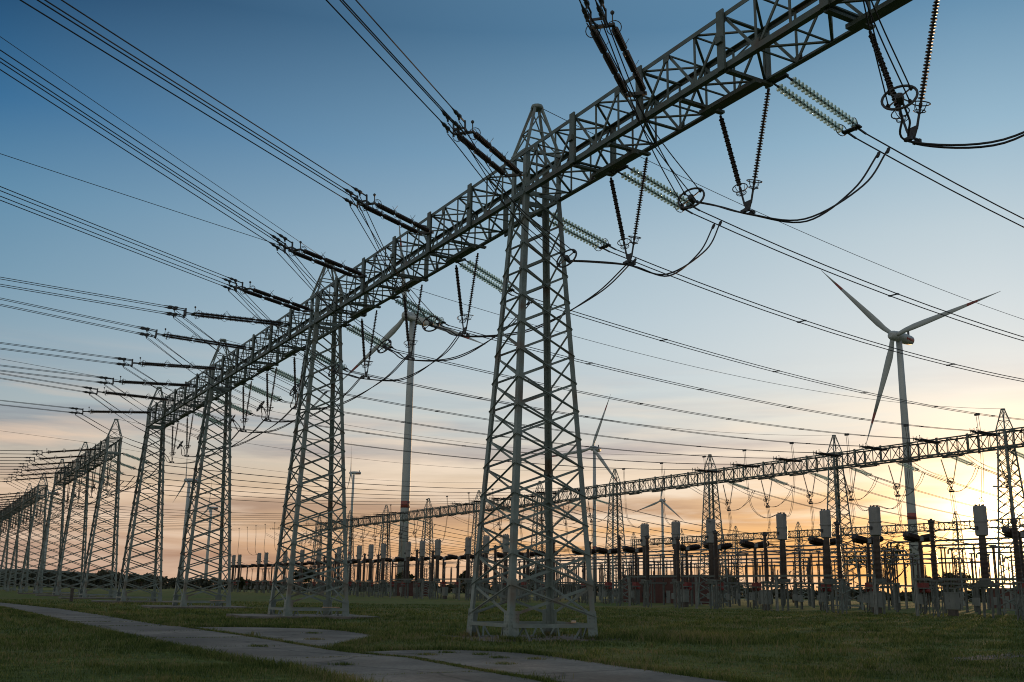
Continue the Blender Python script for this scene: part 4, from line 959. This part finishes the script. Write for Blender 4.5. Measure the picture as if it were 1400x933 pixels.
# ------------------------------------------------------------------ camera
F, PITCH, ROLL, TH = 1422.4, .2356, .0162, .5177
fw = V3((math.sin(TH) * math.cos(PITCH), math.cos(TH) * math.cos(PITCH), math.sin(PITCH)))
rt = V3((math.cos(TH), -math.sin(TH), 0)); up = rt.cross(fw)
r2 = rt * math.cos(ROLL) + up * math.sin(ROLL); u2 = up * math.cos(ROLL) - rt * math.sin(ROLL)
cd = bpy.data.cameras.new('camera'); cam = bpy.data.objects.new('camera', cd); COL.objects.link(cam)
mw = Matrix((r2, u2, -fw)).transposed().to_4x4(); mw.translation = V3((0, 0, 1.65)); cam.matrix_world = mw
cd.sensor_width = 36; cd.lens = 36 * F / 1400; cd.clip_end = 9000; cd.clip_start = .1
sc.camera = cam

# ------------------------------------------------------------------ sky, sun
wd = bpy.data.worlds.new('World'); sc.world = wd; wd.use_nodes = True; nt = wd.node_tree; N = nt.nodes; L = nt.links
bg = N['Background']
sky = N.new('ShaderNodeTexSky'); sky.sky_type = 'NISHITA'; sky.sun_disc = False; sky.sun_elevation = SUN_EL; sky.sun_rotation = SUN_AZ
sky.air_density = 1.0; sky.dust_density = 1.2; sky.ozone_density = 1.6; sky.altitude = 50
def lin(c): return tuple(((v / 255) / 12.92 if v <= 10 else (((v / 255) + .055) / 1.055) ** 2.4) for v in c) + (1,)
def math_(op, a, b_=None, clamp=False):
    n = N.new('ShaderNodeMath'); n.operation = op; n.use_clamp = clamp
    for i_, v in enumerate((a, b_)):
        if v is None: continue
        if hasattr(v, 'links') or hasattr(v, 'is_linked'): L.new(v, n.inputs[i_])
        else: n.inputs[i_].default_value = v
    return n.outputs[0]
def mixc(f, a, b_, bt='MIX'):
    n = N.new('ShaderNodeMix'); n.data_type = 'RGBA'; n.blend_type = bt
    for sock, v in ((n.inputs['Factor'], f), (n.inputs[6], a), (n.inputs[7], b_)):
        if hasattr(v, 'is_linked'): L.new(v, sock)
        else: sock.default_value = v
    return n.outputs[2]
def rampc(f, stops, interp='LINEAR'):
    n = N.new('ShaderNodeValToRGB'); e = n.color_ramp.elements; n.color_ramp.interpolation = interp
    e[0].position, e[0].color = stops[0][0], stops[0][1]; e[1].position, e[1].color = stops[-1][0], stops[-1][1]
    for p, c in stops[1:-1]: x = e.new(p); x.color = c
    L.new(f, n.inputs['Fac']); return n.outputs['Color']
tc = N.new('ShaderNodeTexCoord'); sep = N.new('ShaderNodeSeparateXYZ'); L.new(tc.outputs['Generated'], sep.inputs[0])
zz = math_('MAXIMUM', sep.outputs[2], 0.0)
azi = math_('ARCTAN2', sep.outputs[0], sep.outputs[1]); da = math_('ABSOLUTE', math_('SUBTRACT', azi, SUN_AZ))
da = math_('MINIMUM', da, math_('SUBTRACT', 2 * math.pi, da))
t_side = math_('POWER', math_('DIVIDE', da, math.radians(56), True), 1.25)
sun_r = rampc(zz, [(0, lin((250, 176, 96))), (.05, lin((251, 190, 120))), (.085, lin((252, 211, 164))), (.125, lin((242, 228, 210))), (.16, lin((226, 231, 226))), (.20, lin((216, 227, 230))), (.25, lin((206, 221, 228))), (.32, lin((188, 209, 220))), (.40, lin((150, 186, 208))), (.50, lin((98, 143, 176))), (1, lin((122, 150, 172)))])
side_r = rampc(zz, [(0, lin((180, 154, 144))), (.05, lin((198, 171, 151))), (.085, lin((205, 182, 158))), (.115, lin((192, 186, 174))), (.145, lin((166, 179, 183))), (.20, lin((140, 167, 183))), (.26, lin((114, 153, 178))), (.33, lin((90, 138, 171))), (.40, lin((52, 108, 152))), (.50, lin((22, 64, 102))), (1, lin((96, 122, 146)))])
base = mixc(t_side, sun_r, side_r)
back_f = math_('MULTIPLY', math_('DIVIDE', math_('SUBTRACT', da, math.radians(65)), math.radians(90), True), .8)
base = mixc(back_f, base, lin((206, 200, 190)))
nis = mixc(1.0, sky.outputs[0], (.10, .10, .10, 1), 'MULTIPLY')
base = mixc(.06, base, nis)
def streak(sx, sz, det, seed):
    c = N.new('ShaderNodeCombineXYZ'); L.new(math_('MULTIPLY', azi, sx), c.inputs[0]); L.new(math_('MULTIPLY', sep.outputs[2], sz), c.inputs[1]); c.inputs[2].default_value = seed
    n = N.new('ShaderNodeTexNoise'); n.inputs['Scale'].default_value = 1; n.inputs['Detail'].default_value = det; n.inputs['Roughness'].default_value = .55; n.inputs['Distortion'].default_value = .3
    L.new(c.outputs[0], n.inputs['Vector']); return n.outputs['Fac']
W1, K1 = (1, 1, 1, 1), (0, 0, 0, 1)
low = rampc(zz, [(0, (.5, .5, .5, 1)), (.05, W1), (.12, W1), (.17, (.4, .4, .4, 1)), (.22, K1)])
c_dark = mixc(1.0, rampc(streak(3.0, 34, 6, 3.1), [(.44, K1), (.64, W1)]), low, 'MULTIPLY')
dark_col = mixc(1.0, base, (.60, .58, .66, 1), 'MULTIPLY')
base = mixc(math_('MULTIPLY', c_dark, .9), base, dark_col)
c_lit = mixc(1.0, rampc(streak(4.2, 46, 8, 8.7), [(.47, K1), (.66, W1)]), low, 'MULTIPLY')
lit_col = mixc(t_side, lin((255, 240, 218)), lin((230, 200, 174)))
base = mixc(math_('MULTIPLY', c_lit, .8), base, lit_col)
# bright aureole round the low sun
vd = N.new('ShaderNodeVectorMath'); vd.operation = 'DOT_PRODUCT'; L.new(tc.outputs['Generated'], vd.inputs[0]); vd.inputs[1].default_value = (math.sin(SUN_AZ) * math.cos(SUN_EL), math.cos(SUN_AZ) * math.cos(SUN_EL), math.sin(SUN_EL))
dt = math_('MAXIMUM', vd.outputs['Value'], 0.0)
for pw, col in ((1300, (7.0, 5.2, 2.8, 1)), (260, (1.7, .95, .30, 1)), (34, (.12, .055, .010, 1))):
    base = mixc(math_('POWER', dt, float(pw)), base, mixc(1.0, base, col, 'ADD'))
L.new(base, bg.inputs['Color']); bg.inputs['Strength'].default_value = 1.0
ld = bpy.data.lights.new('sun', 'SUN'); ld.energy = 1.8; ld.angle = math.radians(.6); ld.color = (1, .62, .32)
so = bpy.data.objects.new('sun', ld); COL.objects.link(so)
sd = V3((math.sin(SUN_AZ) * math.cos(SUN_EL), math.cos(SUN_AZ) * math.cos(SUN_EL), math.sin(SUN_EL)))
so.rotation_euler = sd.to_track_quat('Z', 'Y').to_euler(); so.location = (0, 0, 60)
vs = sc.view_settings; vs.view_transform = 'Standard'; vs.look = 'None'; vs.exposure = 0.0; vs.gamma = 1
sc.cycles.use_denoising = True; sc.cycles.filter_width = 1.05; sc.cycles.max_bounces = 6; sc.cycles.transparent_max_bounces = 16
